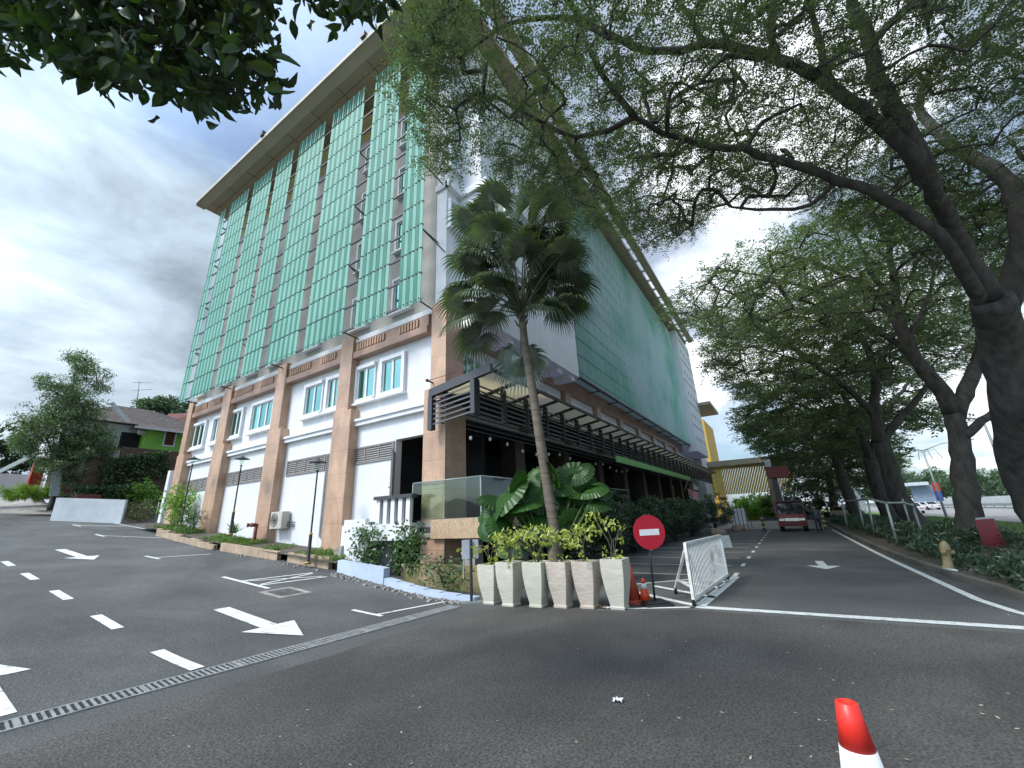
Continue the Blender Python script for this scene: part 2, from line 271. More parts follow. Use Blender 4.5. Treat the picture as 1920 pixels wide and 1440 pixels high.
# ---------------------------------------------------------------- mesh helpers
def tag(o, label=None, cat=None, group=None, kind=None):
    for k, v in (('label', label), ('category', cat), ('group', group), ('kind', kind)):
        if v: o[k] = v
    return o
def thing(name, label, cat, loc=(0, 0, 0), group=None, rz=0.):
    o = bpy.data.objects.new(name, None); COL.objects.link(o); o.location = loc; o.rotation_euler.z = rz; o.empty_display_size = .2
    return tag(o, label, cat, group)
class MB:
    def __init__(s): s.v = []; s.f = []; s.m = []; s.sm = []
    def add(s, vs, fs, mi=0, smooth=False):
        b = len(s.v); s.v += [tuple(map(float, p)) for p in vs]
        for f in fs: s.f.append(tuple(i + b for i in f)); s.m.append(mi); s.sm.append(smooth)
        return s
    def box(s, x0, x1, y0, y1, z0, z1, mi=0):
        x0, x1 = min(x0, x1), max(x0, x1); y0, y1 = min(y0, y1), max(y0, y1); z0, z1 = min(z0, z1), max(z0, z1)
        v = [(x0, y0, z0), (x1, y0, z0), (x1, y1, z0), (x0, y1, z0), (x0, y0, z1), (x1, y0, z1), (x1, y1, z1), (x0, y1, z1)]
        return s.add(v, [(0, 3, 2, 1), (4, 5, 6, 7), (0, 1, 5, 4), (1, 2, 6, 5), (2, 3, 7, 6), (3, 0, 4, 7)], mi)
    def hexa(s, lo, hi, mi=0):         # eight corners: four below, four above, both counter-clockwise
        return s.add(list(lo) + list(hi), [(0, 3, 2, 1), (4, 5, 6, 7), (0, 1, 5, 4), (1, 2, 6, 5), (2, 3, 7, 6), (3, 0, 4, 7)], mi)
    def bar(s, a, b, w, h=None, mi=0, up=(0, 0, 1)):   # straight bar of rectangular section
        a = Vector(a); b = Vector(b); h = h or w; d = (b - a).normalized(); u = Vector(up)
        if abs(d.dot(u)) > .98: u = Vector((1, 0, 0))
        sx = d.cross(u).normalized() * w / 2; sy = sx.cross(d).normalized() * h / 2
        lo = [a - sx - sy, a + sx - sy, a + sx + sy, a - sx + sy]; hi = [b - sx - sy, b + sx - sy, b + sx + sy, b - sx + sy]
        return s.add(lo + hi, [(0, 1, 2, 3), (7, 6, 5, 4), (0, 4, 5, 1), (1, 5, 6, 2), (2, 6, 7, 3), (3, 7, 4, 0)], mi)
    def tube(s, pts, rr, n=8, mi=0, cap=True):
        pts = [Vector(p) for p in pts]; k = len(pts)
        if not hasattr(rr, '__len__'): rr = [rr] * k
        vs = []; pu = None
        for i, p in enumerate(pts):
            d = (pts[min(i + 1, k - 1)] - pts[max(i - 1, 0)])
            d = d.normalized() if d.length > 1e-9 else Vector((0, 0, 1))
            if pu is None:
                u = d.orthogonal().normalized()
            else:
                u = pu - d * pu.dot(d); u = u.normalized() if u.length > 1e-6 else d.orthogonal().normalized()
            pu = u; w = d.cross(u)
            for j in range(n):
                a = 2 * math.pi * j / n; vs.append(p + (u * math.cos(a) + w * math.sin(a)) * rr[i])
        fs = [(i * n + j, i * n + (j + 1) % n, (i + 1) * n + (j + 1) % n, (i + 1) * n + j) for i in range(k - 1) for j in range(n)]
        if cap: fs += [tuple(range(n))[::-1], tuple(range((k - 1) * n, k * n))]
        return s.add(vs, fs, mi, True)
    def lathe(s, prof, n=16, c=(0, 0, 0), mi=0, sq=False, rot=0.):
        vs = []; q = math.sqrt(2) if sq else 1
        for r, z in prof:
            for j in range(n):
                a = 2 * math.pi * j / n + rot; vs.append((c[0] + r * q * math.cos(a), c[1] + r * q * math.sin(a), c[2] + z))
        k = len(prof)
        fs = [(i * n + j, i * n + (j + 1) % n, (i + 1) * n + (j + 1) % n, (i + 1) * n + j) for i in range(k - 1) for j in range(n)]
        fs += [tuple(range(n))[::-1], tuple(range((k - 1) * n, k * n))]
        return s.add(vs, fs, mi, not sq)
    def ball(s, c, r, n=8, sc=(1, 1, 1), mi=0):
        vs = []; m = n
        for i in range(m + 1):
            t = math.pi * i / m
            for j in range(2 * n):
                a = math.pi * j / n; vs.append((c[0] + r * sc[0] * math.sin(t) * math.cos(a), c[1] + r * sc[1] * math.sin(t) * math.sin(a), c[2] + r * sc[2] * math.cos(t)))
        k = 2 * n
        return s.add(vs, [(i * k + j, (i + 1) * k + j, (i + 1) * k + (j + 1) % k, i * k + (j + 1) % k) for i in range(m) for j in range(k)], mi, True)
    def poly(s, pts, mi=0): return s.add(pts, [tuple(range(len(pts)))], mi)
    def prism(s, pts, dv, mi=0):       # extrude a planar polygon along dv
        n = len(pts); dv = Vector(dv); a = [Vector(p) for p in pts]; b = [p + dv for p in a]
        return s.add(a + b, [tuple(range(n))[::-1], tuple(range(n, 2 * n))] + [(i, (i + 1) % n, n + (i + 1) % n, n + i) for i in range(n)], mi)
    def build(s, name, mats, parent=None, bevel=0.):
        me = bpy.data.meshes.new(name); me.from_pydata(s.v, [], s.f)
        for m in (mats if isinstance(mats, (list, tuple)) else [mats]): me.materials.append(m)
        me.polygons.foreach_set('material_index', s.m); me.polygons.foreach_set('use_smooth', s.sm); me.update()
        o = bpy.data.objects.new(name, me); COL.objects.link(o)
        if parent: o.parent = parent
        if bevel:
            b = o.modifiers.new('bevel', 'BEVEL'); b.width = bevel; b.segments = 2; b.limit_method = 'ANGLE'; b.angle_limit = rad(40)
        return o
def np_mesh(name, v, f, m, parent=None, smooth=False):   # v (n,3), f (k,4) or (k,3)
    me = bpy.data.meshes.new(name); v = np.asarray(v, np.float32); f = np.asarray(f, np.int32); k = f.shape[1]
    me.vertices.add(len(v)); me.vertices.foreach_set('co', v.ravel())
    me.loops.add(f.size); me.loops.foreach_set('vertex_index', f.ravel())
    me.polygons.add(len(f)); me.polygons.foreach_set('loop_start', np.arange(0, f.size, k, dtype=np.int32))
    try: me.polygons.foreach_set('loop_total', np.full(len(f), k, dtype=np.int32))
    except Exception: pass
    me.polygons.foreach_set('use_smooth', np.full(len(f), smooth)); me.materials.append(m); me.update(calc_edges=True); me.validate()
    o = bpy.data.objects.new(name, me); COL.objects.link(o)
    if parent: o.parent = parent
    return o
def kids(o): return [c for c in bpy.data.objects if c.parent == o]
def rebase(o, L=None):
    fam = [o] + [c for c in o.children_recursive]
    ms = [c for c in fam if c.type == 'MESH']
    if L is None:
        P = np.array([v.co for c in ms for v in c.data.vertices]); L = ((P[:, 0].min() + P[:, 0].max()) / 2, (P[:, 1].min() + P[:, 1].max()) / 2, P[:, 2].min())
    L = Vector(L); done = set()
    for c in ms:
        if c.data.name not in done: done.add(c.data.name); c.data.transform(Matrix.Translation(-L))
    o.location = L; return o
def copy_tree(o, parent=None):
    c = o.copy(); COL.objects.link(c); c.parent = parent
    for ch in o.children: copy_tree(ch, c)
    return c
def relabel(o, label): o['label'] = label; return o

# ---------------------------------------------------------------- terrain
def zg(x, y):
    s = 0.
    if y > 6.8: s = .0785 * (y - 6.8) ** 2 / 4.8
    if y > 9.2: s = .0785 * (min(y, 22) - 8.0)
    if y > 22: s += .105 * (min(y, 60) - 22)
    if y > 60: s += .03 * (min(y, 140) - 60)
    lim0, lim1 = (9.7, 9.95) if y < 31.6 else (9.7 + (y - 31.6) * 3, 16 + (y - 31.6) * 4)
    k = min(1, max(0, (lim1 - x) / (lim1 - lim0)))
    return s * k
asph = mat('asphalt', (.118, .122, .118), (.080, .084, .081), .7, .85, .6, 45, speck=(42, .42), detail=10, thr=(.3, .7), blot=(.32, .26, (1, .45, 1)))
xs = sorted(set([-700, -300, -120, -60, -40, -30, -20, -15, -10, -7, -5, -3] + [i * .5 for i in range(-4, 20)] + [9.7, 9.95, 10.5, 12, 14, 17, 20, 25, 30, 36, 42, 50, 60, 75, 100, 160, 300, 700, 1500]))
ys = sorted(set([-1500, -600, -200, -100, -60, -30, -20, -15, -10, -6, -3, 0, 2, 4, 6, 7] + [6.8 + i * .3 for i in range(9)] + [9.6 + i * .6 for i in range(0, 38)] + [33, 34, 35, 36, 37, 38, 40, 42, 44, 46, 48, 50, 55, 60, 70, 85, 110, 140, 200, 400, 900]))
g = MB(); g.v = [(x, y, zg(x, y)) for y in ys for x in xs]; nx = len(xs)
g.f = [(j * nx + i, j * nx + i + 1, (j + 1) * nx + i + 1, (j + 1) * nx + i) for j in range(len(ys) - 1) for i in range(nx - 1)]
g.m = [0] * len(g.f); g.sm = [True] * len(g.f)
tag(g.build('asphalt_ground', asph), kind='structure')
# older, paler asphalt of the forecourt in front of the grating, with a ragged seam
fa = mat('worn_asphalt', (.098, .091, .083), (.062, .059, .055), .7, .9, .7, 45, speck=(42, .5), detail=10, thr=(.3, .7), blot=(.38, .28, (.5, 1, 1)))
seam = [(-6, 5.7), (-2, 5.9), (1.2, 6.12), (2, 6.05), (3.1, 6.0), (4.2, 5.9), (5.2, 5.92), (6.2, 5.8), (7.3, 5.75), (8.0, 5.2), (8.3, 3.0), (8.85, 1.9), (8.9, -2.5), (9.3, -6.0)]
s = MB(); s.poly([(x, y, .004) for x, y in seam] + [(9.3, -30, .004), (-30, -30, .004), (-30, 5.4, .004)])
tag(s.build('forecourt', fa), kind='structure')

# ---------------------------------------------------------------- road markings
def ground_at(x, y, lift=.008):
    return (x, y, zg(x, y) + lift)
def strip(a, b, w):
    a = Vector((a[0], a[1], 0)); b = Vector((b[0], b[1], 0)); d = (b - a).normalized(); n = Vector((-d.y, d.x, 0)) * w / 2
    k = max(1, int((b - a).length / .3)); q = []
    for i in range(k + 1):
        p = a.lerp(b, i / k); q.append((p - n, p + n))
    m = MB()
    for i in range(k):
        m.add([ground_at(*q[i][0][:2]), ground_at(*q[i + 1][0][:2]), ground_at(*q[i + 1][1][:2]), ground_at(*q[i][1][:2])], [(0, 1, 2, 3)])
    return m
def marking(m, pm=None): return tag(m.build('road_marking', pm or paint), kind='structure')
def merge(*ms):
    r = MB()
    for m in ms:
        b = len(r.v); r.v += m.v; r.f += [tuple(i + b for i in f) for f in m.f]; r.m += m.m; r.sm += m.sm
    return r
def slopept(px, py):
    lo, hi = .02, 1.
    d = ray(px, py)
    t = 0.
    for i in range(4000):
        t = .5 + i * .02; p = C0 + t * d
        if p[2] < zg(p[0], p[1]): break
    return (p[0], p[1])
# centre dashes of the side road
for y0, y1 in ((7.12, 8.55), (10.4, 11.75), (13.8, 15.2), (17.3, 18.75), (20.7, 22.1), (24.2, 25.6)):
    marking(strip((3.0 + .004 * y0, y0), (3.0 + .004 * y1, y1), .17))
def arrow(tail, tip, w, hw, hl):
    a = Vector((*tail, 0)); b = Vector((*tip, 0)); d = (b - a).normalized(); n = Vector((-d.y, d.x, 0)); c = b - d * hl
    pts = [a - n * w / 2, c - n * w / 2, c - n * hw / 2, b, c + n * hw / 2, c + n * w / 2, a + n * w / 2]
    m = MB(); v = [ground_at(p.x, p.y) for p in pts]
    m.add(v, [(0, 1, 5, 6), (2, 3, 4)]); return m
marking(arrow((4.72, 10.5), (4.66, 7.35), .30, .95, 1.15))
marking(arrow((4.75, 24.3), (4.95, 20.7), .30, .95, 1.15))
marking(arrow((1.31, 7.35), (1.36, 10.2), .30, .95, 1.15))
marking(arrow((17.5, -.47), (15.35, -.55), .22, .85, .85))
# parking bay corners along the hotel
T = strip
marking(merge(T((6.30, 8.25), (6.24, 7.25), .10), T((6.28, 7.45), (7.85, 7.02), .09)))
marking(merge(T((6.29, 14.2), (6.31, 11.7), .12), T((6.34, 13.2), (8.3, 12.95), .09), T((6.36, 12.25), (8.2, 12.05), .09), T((6.38, 13.1), (8.15, 12.2), .08), T((6.42, 12.35), (8.25, 12.85), .08)))
marking(merge(T((6.34, 20.6), (6.40, 19.4), .12), T((6.4, 19.9), (8.1, 19.6), .09)))
marking(merge(T((6.85, 29.4), (6.9, 28.2), .12), T((6.9, 28.7), (8.6, 26.4), .09)))
marking(merge(T((7.1, 35.2), (7.2, 34.0), .12), T((7.15, 34.9), (9.0, 33.6), .09), T((7.2, 34.4), (9.0, 33.0), .09)))
marking(T((9.0, 35.6), (9.3, 31.0), .1), paint_y)
# front drive: stop line, hatched corner, bay lines, right edge line
marking(merge(T((8.55, 3.0), (9.12, 1.85), .11), T((9.14, 1.95), (9.30, -6.5), .22)))
h = MB()
hat = [T((9.2, 1.80), (13.3, 1.56), .20)]
for (pa, pb, wd) in (((1190, 1096), (1292, 1087), .10), ((1192, 1111), (1305, 1136), .17), ((1226, 1099), (1342, 1121), .15), ((1274, 1090), (1352, 1103), .14), ((1318, 1086), (1368, 1092), .13)):
    A2, B2 = onz(*pa), onz(*pb); hat.append(T((A2[0], A2[1]), (B2[0], B2[1]), wd))
marking(merge(*hat))
for i, x in enumerate([13.45 + 2.35 * k for k in range(12)]):
    marking(merge(T((x - .1, 1.60), (x + .65, 1.60), .12), T((x, 1.9), (x, 6.4), .09)))
edge = [(9.6, -2.95), (10.4, -2.68), (11.4, -2.52), (14.06, -2.46), (17.5, -2.38), (20.9, -2.34), (28, -2.32), (38.6, -2.32)]
marking(merge(*[T(edge[i], edge[i + 1], .14) for i in range(len(edge) - 1)]))
# ---------------------------------------------------------------- kerb and verge on the right
kl = [(8.9, -3.9), (9.8, -3.45), (11.3, -3.12), (14, -2.86), (17.4, -2.66), (22, -2.55), (33, -2.5), (46, -2.7), (60, -3.0), (90, -3.2)]
k_ = MB(); v_ = MB()
def off(p, i, w):
    a = Vector((*kl[max(i - 1, 0)], 0)); b = Vector((*kl[min(i + 1, len(kl) - 1)], 0)); d = (b - a).normalized(); return (p[0] + d.y * w, p[1] - d.x * w)
for i in range(len(kl) - 1):
    a, b = kl[i], kl[i + 1]; a2, b2 = off(a, i, .16), off(b, i + 1, .16)
    k_.hexa([(*a, -.02), (*a2, -.02), (*b2, -.02), (*b, -.02)][::-1], [(*a, .13), (*a2, .13), (*b2, .13), (*b, .13)][::-1])
    v_.add([(*a2, .10), (a2[0] + .2, -12.4, .08), (b2[0], -12.4, .08), (*b2, .10)], [(0, 1, 2, 3)])
tag(k_.build('kerb', mat('mossy_kerb', (.20, .19, .16), (.075, .075, .06), 1.1, .95, .4, 20)), kind='structure')
tag(v_.build('verge_ground', dirt), kind='structure')
s = MB(); s.add([(8, -7.0, .104), (300, -7.4, .104), (300, -12.6, .09), (8, -12.6, .09)], [(3, 2, 1, 0)]); tag(s.build('lawn', lawn), kind='structure')
s = MB(); s.add([(-300, -12.6, .015), (900, -12.6, .015), (900, -27, .015), (-300, -27, .015)], [(3, 2, 1, 0)]); tag(s.build('main_road', farroad), kind='structure')
s = MB(); s.add([(-300, -60, .012), (900, -60, .012), (900, -300, .012), (-300, -300, .012)], [(0, 1, 2, 3)]); tag(s.build('far_grass', lawn), kind='structure')
s = MB(); s.add([(-300, -30.5, .015), (900, -30.5, .015), (900, -46, .015), (-300, -46, .015)], [(3, 2, 1, 0)]); tag(s.build('far_carriageway', farroad), kind='structure')
s = MB(); s.add([(40, -2.2, .006), (64, -2.2, .006), (64, 9, .006), (46, 9, .006), (42, 2.5, .006)], [(0, 1, 2, 3, 4)]); tag(s.build('concrete_apron', mat('apron', (.34, .33, .30), None, 1, .9)), kind='structure')

# ---------------------------------------------------------------- hotel
HB = thing('hotel_building', 'large white hotel with pink stone columns, green slat screens and tan roof', 'building')
XW, YW = 10.35, 9.35                          # wall planes behind the columns
XE, YE = 60., 31.                             # far ends
w = MB()
# left wall with the doorway beside the corner column
w.box(XW, XW + .3, 11.75, YE, -.3, 23.9)
w.box(XW, XW + .3, 9.35, 11.75, 4.72, 23.9)
w.box(XW + .3, 13.2, 31.0 - .3, YE, -.3, 23.9)
# front wall above the arcade
w.box(XW + .3, XE, YW, YW + .3, 5.35, 23.9)
w.box(XE - .3, XE, YW + .3, 20, 0, 23.9)
w.build('wall', white, HB)
# podium ledge
b = MB(); b.box(10.10, XW, 9.05, YE, 9.28, 9.50); b.box(XW, 53, 9.10, YW, 9.28, 9.50); b.build('ledge', whitet, HB)
# upper left wall between the slats is grey-beige, colour darkened in place of shadow
b = MB(); b.box(XW - .02, XW, 9.9, 30.9, 9.52, 21.6); b.build('upper_wall', grey_wall, HB)
b = MB(); b.box(XW - .03, XW, 9.9, 30.9, 21.62, 23.9); b.build('top_band', ochre, HB)
# interior of the open ground floor
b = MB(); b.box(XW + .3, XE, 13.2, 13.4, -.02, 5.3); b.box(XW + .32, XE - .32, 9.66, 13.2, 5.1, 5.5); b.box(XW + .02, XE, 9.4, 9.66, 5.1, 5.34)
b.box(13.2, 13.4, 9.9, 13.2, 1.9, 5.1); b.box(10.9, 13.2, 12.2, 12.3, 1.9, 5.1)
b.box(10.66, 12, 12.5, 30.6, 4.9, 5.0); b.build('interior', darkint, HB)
# ---- columns
def column(y0, y1, zb, front=9.98, lower=None):
    c = MB(); zs = 6.25
    c.box(front, XW, y0 + .28, y1, zs, 9.62)
    c.box(front - .03, XW, y0, y1 + .05, zb, zs)
    return c.build('column', granite, HB, .015)
c = MB(); c.box(10.0, 10.98, 9.0, 9.72, 6.2, 9.55); c.box(9.97, 11.05, 8.97, 9.98, -.1, 6.2); c.build('column', granite, HB, .015)
for y0, y1 in ((14.02, 15.12), (19.2, 20.3), (24.75, 25.95), (29.75, 30.7)):
    column(y0, y1, zg(9, y0) - .2)
# ---- left facade bays
bays = [(9.98, 14.3), (15.12, 19.5), (20.3, 25.0), (25.95, 30.0)]
for i, (a, bb) in enumerate(bays):
    b = MB(); b.box(10.02, XW, a, bb, 8.52, 8.80); b.box(10.10, XW, a, bb, 8.80, 9.26)
    n = int((bb - a) / .16)
    for k in range(n):
        f = k / n
        if .08 < f < .36 or .52 < f < .95: b.box(10.04, 10.10, a + k * .16 + .03, a + k * .16 + .12, 8.86, 9.20, 1)
    b.build('stone_band', [granite_b, granite], HB)
    b = MB(); b.box(10.17, XW, a, bb, 5.55, 5.82); b.box(10.10, 10.17, a, bb, 5.72, 5.82); b.build('moulding', whitet, HB)
def X_(px, py, X=XW): p = onx(px, py, X); return p[1], p[2]
def win(plane, a0, a1, z0, z1, leaves, P, surround=.16, sill=True, sr=(1, 1, 1, 1)):
    """window: raised surround, frame, panes; plane 'x' faces -X, 'y' faces -Y"""
    w0 = XW if plane == 'x' else YW
    def bx(m, p0, p1, q0, q1, d0, d1, mi=0):
        if plane == 'x': m.box(w0 - d1, w0 - d0, p0, p1, q0, q1, mi)
        else: m.box(p0, p1, w0 - d1, w0 - d0, q0, q1, mi)
    f = MB(); s = surround
    if s:
        if sr[0]: bx(f, a0 - s, a0, z0 - s, z1 + s, 0, .15)
        if sr[1]: bx(f, a1, a1 + s, z0 - s, z1 + s, 0, .15)
        if sr[2]: bx(f, a0, a1, z1, z1 + s, 0, .148)
        if sr[3]: bx(f, a0, a1, z0 - s, z0, 0, .148)
        if sill: bx(f, a0 - s - .06, a1 + s + .06, z0 - s - .08, z0 - s, 0, .22)
    t = .055
    n = leaves; wd = (a1 - a0) / n
    bx(f, a0, a1, z0, z0 + t, .01, .07); bx(f, a0, a1, z1 - t, z1, .01, .07)
    for k in range(n + 1):
        x = a0 + k * wd; h2 = t * (.9 if 0 < k < n else 1)
        bx(f, max(a0, x - h2), min(a1, x + h2), z0 + t, z1 - t, .01, .072)
    fo = f.build('window', whitet, P)
    g_ = MB()
    for k in range(n): bx(g_, a0 + k * wd + (t if k == 0 else .05), a0 + (k + 1) * wd - (t if k == n - 1 else .05), z0 + t, z1 - t, .02, .035)
    g_.build('pane', pane_m, fo)
    bk = MB(); bx(bk, a0 + .02, a1 - .02, z0 + .02, z1 - .02, .003, .008); bk.build('dark_room', darkint, fo)
    return fo
def zq(z3x, z3y): return X_(250 + z3x / 2.951, 600 + z3y / 2.951)
def wpx(TL, BR, n, **k):
    a, z1 = zq(*TL); b_, z0 = zq(*BR); a0, a1 = min(a, b_), max(a, b_)
    zt, zb = max(z0, z1), min(z0, z1); win('x', a0, a1, zb, zt, n, HB, **k)
wz0, wz1 = 6.68, 8.02
def wy(pxa, pxb, n, **k):    # both jambs read at mid height
    a = X_(250 + pxa[0] / 2.951, 600 + pxa[1] / 2.951)[0]; b_ = X_(250 + pxb[0] / 2.951, 600 + pxb[1] / 2.951)[0]
    win('x', min(a, b_), max(a, b_), wz0, wz1, n, HB, **k)
wy((1390, 290), (1497, 255), 2); wy((1250, 345), (1345, 305), 2, sr=(0, 1, 1, 1))
wy((965, 440), (1052, 415), 2, sr=(0, 1, 1, 1)); wy((1087, 405), (1147, 380), 2)
wy((553, 570), (607, 555), 2); wy((668, 535), (783, 500), 3)
wy((316, 655), (400, 630), 3); wy((453, 605), (488, 590), 2)
# grey louvre vents, louvred doors
def louvre(y0, y1, z0, z1, name='louvre', dep=.06, lean=.04, step=.085):
    m = MB(); m.box(XW - dep, XW + .001 - .004, y0, y0 + .05, z0, z1); m.box(XW - dep, XW - .003, y1 - .05, y1, z0, z1)
    m.box(XW - dep, XW - .003, y0 + .05, y1 - .05, z1 - .05, z1); m.box(XW - dep, XW - .003, y0 + .05, y1 - .05, z0, z0 + .05)
    nb = max(1, int((y1 - y0) / .62))
    for k in range(1, nb): yy = y0 + (y1 - y0) * k / nb; m.box(XW - dep, XW - .003, yy - .02, yy + .02, z0 + .05, z1 - .05)
    z = z0 + .07
    while z < z1 - .06:
        m.add([(XW - dep + .005, y0 + .05, z), (XW - dep + .005, y1 - .05, z), (XW - .01, y1 - .05, z + step * .85), (XW - .01, y0 + .05, z + step * .85)], [(0, 3, 2, 1)])
        z += step
    m.box(XW - .008, XW - .004, y0 + .05, y1 - .05, z0 + .05, z1 - .05, 1)
    return m.build(name, [louv, darkint], HB)
louvre(11.8, 14.25, 4.02, 4.68); louvre(16.0, 18.9, 4.0, 4.68); louvre(20.5, 24.6, 4.0, 4.68); louvre(26.1, 29.6, 4.0, 4.68)
o = louvre(15.2, 15.9, 1.35, 4.68, 'louvred_door'); 
p = MB(); p.box(XW - .09, XW - .065, 15.35, 15.6, 2.5, 2.95); p.build('notice', whitesign, o)
# white lower infill panels, a little proud of the wall
b = MB(); b.box(XW - .012, XW, 11.8, 14.0, -.1, 4.0); b.box(XW - .012, XW, 16.0, 19.2, -.1, 3.98); b.box(XW - .012, XW, 20.3, 24.7, .2, 3.98); b.build('lower_panel', white, HB)
# open louvred door leaf
d = MB(); hx, hy = 10.30, 11.72
lw = .62
dirx = Vector((-.72, -.69, 0)).normalized()
A = Vector((hx, hy, 1.87)); B_ = A + dirx * .95
for (q0, q1) in ((0, .07), (.88, .95)): d.bar(A + dirx * (q0 + q1) / 2, A + dirx * (q0 + q1) / 2 + Vector((0, 0, 2.35)), .07, .045, up=tuple(dirx))
d.bar(A + Vector((0, 0, .05)), B_ + Vector((0, 0, .05)), .045, .1); d.bar(A + Vector((0, 0, 2.3)), B_ + Vector((0, 0, 2.3)), .045, .1)
for k in range(30): z = .14 + k * .071; d.bar(A + dirx * .07 + Vector((0, 0, z)), A + dirx * .88 + Vector((0, 0, z)), .035, .05)
do = d.build('open_louvred_door', louv, HB)
hd = MB(); nrm_ = Vector((dirx.y, -dirx.x, 0)); hd.bar(B_ - dirx * .04 + Vector((0, 0, 1.05)) + nrm_ * .02, B_ - dirx * .04 + Vector((0, 0, 1.05)) + nrm_ * .08, .03); hd.bar(B_ - dirx * .04 + Vector((0, 0, 1.05)) + nrm_ * .07, B_ - dirx * .18 + Vector((0, 0, 1.05)) + nrm_ * .07, .025); hd.build('handle', black, do)
# ---- upper windows on the left wall, seen through the gaps
for yg in (10.95, 13.55, 16.95, 20.25, 22.6, 25.5, 28.6):
    for k in range(4):
        z0 = 10.15 + 3.05 * k
        win('x', yg * 1.035 - .1, yg * 1.035 + .85, z0, z0 + 1.45, 2, HB, surround=.10)
# ---- green slat screen: rails, groups of slats, struts
XS = 9.2
RZ = [9.40 + 1.085 * k for k in range(13)]
for z in RZ:
    r = MB(); r.box(XS + .03, XS + .09, 9.55, 29.85, z - .035, z + .035); r.build('screen_rail', darkgrey, HB)
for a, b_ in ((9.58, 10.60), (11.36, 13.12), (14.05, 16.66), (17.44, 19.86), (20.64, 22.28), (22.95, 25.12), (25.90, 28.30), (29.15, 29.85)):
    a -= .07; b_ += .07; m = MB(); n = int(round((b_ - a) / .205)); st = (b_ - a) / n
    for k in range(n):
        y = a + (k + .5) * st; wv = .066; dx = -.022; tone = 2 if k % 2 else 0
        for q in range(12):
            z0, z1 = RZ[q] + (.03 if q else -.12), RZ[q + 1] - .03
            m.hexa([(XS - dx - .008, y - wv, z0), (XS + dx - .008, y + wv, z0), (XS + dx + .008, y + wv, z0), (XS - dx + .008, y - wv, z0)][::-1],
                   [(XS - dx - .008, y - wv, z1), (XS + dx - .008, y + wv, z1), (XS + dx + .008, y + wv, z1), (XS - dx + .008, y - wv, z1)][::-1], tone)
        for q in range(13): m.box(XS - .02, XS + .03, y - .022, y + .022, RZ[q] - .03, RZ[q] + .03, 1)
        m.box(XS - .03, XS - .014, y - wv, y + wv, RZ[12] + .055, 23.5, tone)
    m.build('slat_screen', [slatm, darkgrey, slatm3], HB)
for y in (9.75, 14.1, 19.85, 25.15, 29.7):
    for z in (9.45, 12.65, 15.9, 19.15, 22.3):
        s = MB(); s.tube([(XW, y + .05, z - .05), (XS + .1, y, z)], .03, 6); 
        if z > 10: s.tube([(XW, y - .35, z - .7), (XS + .1, y, z)], .025, 6)
        s.build('strut', black, HB)
# ---- roof
r = MB()
r.box(8.55, 58.2, 7.35, 31.0, 24.0, 24.35)
r.box(13, 59, 10, 30, 24.35, 25.5)
# sloping outer lip
lip = [(8.55, 24.0), (8.55, 24.35), (8.05, 24.42), (8.05, 24.22)]
n_ = len(lip)
r.prism([(x, 6.45, z) for x, z in lip][::-1], (0, 24.75, 0))
lipy = [(7.0, 24.02), (7.0, 24.36), (6.45, 24.42), (6.45, 24.22)]
r.build('roof', soffit, HB)
r = MB(); r.prism([(8.56, y, z) for y, z in lipy], (49.6, 0, 0)); r.build('eave_beam', soffit, HB)
r = MB(); r.box(8.02, 8.05, 6.43, 31.22, 24.20, 24.47); r.box(8.05, 58.16, 6.42, 6.45, 24.20, 24.47); r.box(8.05, 8.6, 31.2, 31.23, 24.05, 24.45); r.build('fascia', fascia, HB)
for k in range(24): x = 9 + k * 2.1; tz = MB(); tz.box(x, x + .12, 7.0, 7.35, 24.08, 24.3); tz.build('eave_tie', darkgrey, HB)
jm = mat('dark_joint', (.16, .13, .09))  # dark strips mark the joints between soffit panels
for q in [(8.56, XW, 8.4 + k * 2.4, 8.425 + k * 2.4) for k in range(10)] + [(9.05, 9.075, 7.4, 31)] + [(11 + k * 2.4, 11.025 + k * 2.4, 7.36, YW) for k in range(20)]: j = MB(); j.box(*q, 23.985, 24.0); j.build('soffit_joint', jm, HB)
# ---- front: projecting white bay, green screen, far white block
b = MB()
b.box(11.2, 19.4, 7.95, YW, 8.75, 15.25); b.box(12.6, 19.4, 7.6, 7.95, 15.25, 15.6); b.box(11.25, 19.35, 8.2, YW, 15.25, 23.9)
b.build('projecting_bay', white, HB)
b = MB(); b.box(11.05, 19.45, 7.80, 7.95, 15.1, 15.45); b.box(11.05, 11.2, 7.95, YW, 15.1, 15.45); b.box(XW - .1, 11.05, YW - .22, YW, 15.15, 15.45); b.box(XW - .1, XW + .001, YW - .1, 9.9, 15.15, 15.45); b.box(11.05, 19.45, 7.82, 7.95, 18.6, 18.8); b.build('cornice', whitet, HB)
for k in range(5): b = MB(); b.box(12.6 + k * 1.5, 13.15 + k * 1.5, 8.1, YW, 8.5, 8.75); b.build('bracket', whitet, HB)
for z0 in (13.3, 16.5, 19.6): win('y', 10.52, 11.0, z0, z0 + 1.25, 1, HB, surround=.09)
b = MB(); YS = 8.2
for k in range(195):
    x = 19.45 + k * .165
    a_ = .13 * math.sin(k * .9) * .5
    b.hexa([(x, YS - .03 + a_ * .1, 9.1), (x + .15, YS + .03, 9.1), (x + .15, YS + .05, 9.1), (x, YS - .01 + a_ * .1, 9.1)],
           [(x, YS - .03 + a_ * .1, 23.6), (x + .15, YS + .03, 23.6), (x + .15, YS + .05, 23.6), (x, YS - .01 + a_ * .1, 23.6)])
for q in range(13): b.box(19.45, 51.6, YS + .06, YS + .12, RZ[q] - .04, RZ[q] + .04, 1)
b.build('glass_screen', [slatm2, darkgrey], HB)
b = MB(); b.box(19.4, 51.7, YS - .06, YS + .14, 8.98, 9.08)
for k in range(10): b.box(20 + k * 3.4, 20.08 + k * 3.4, YS + .14, YW, 9.0, 9.06)
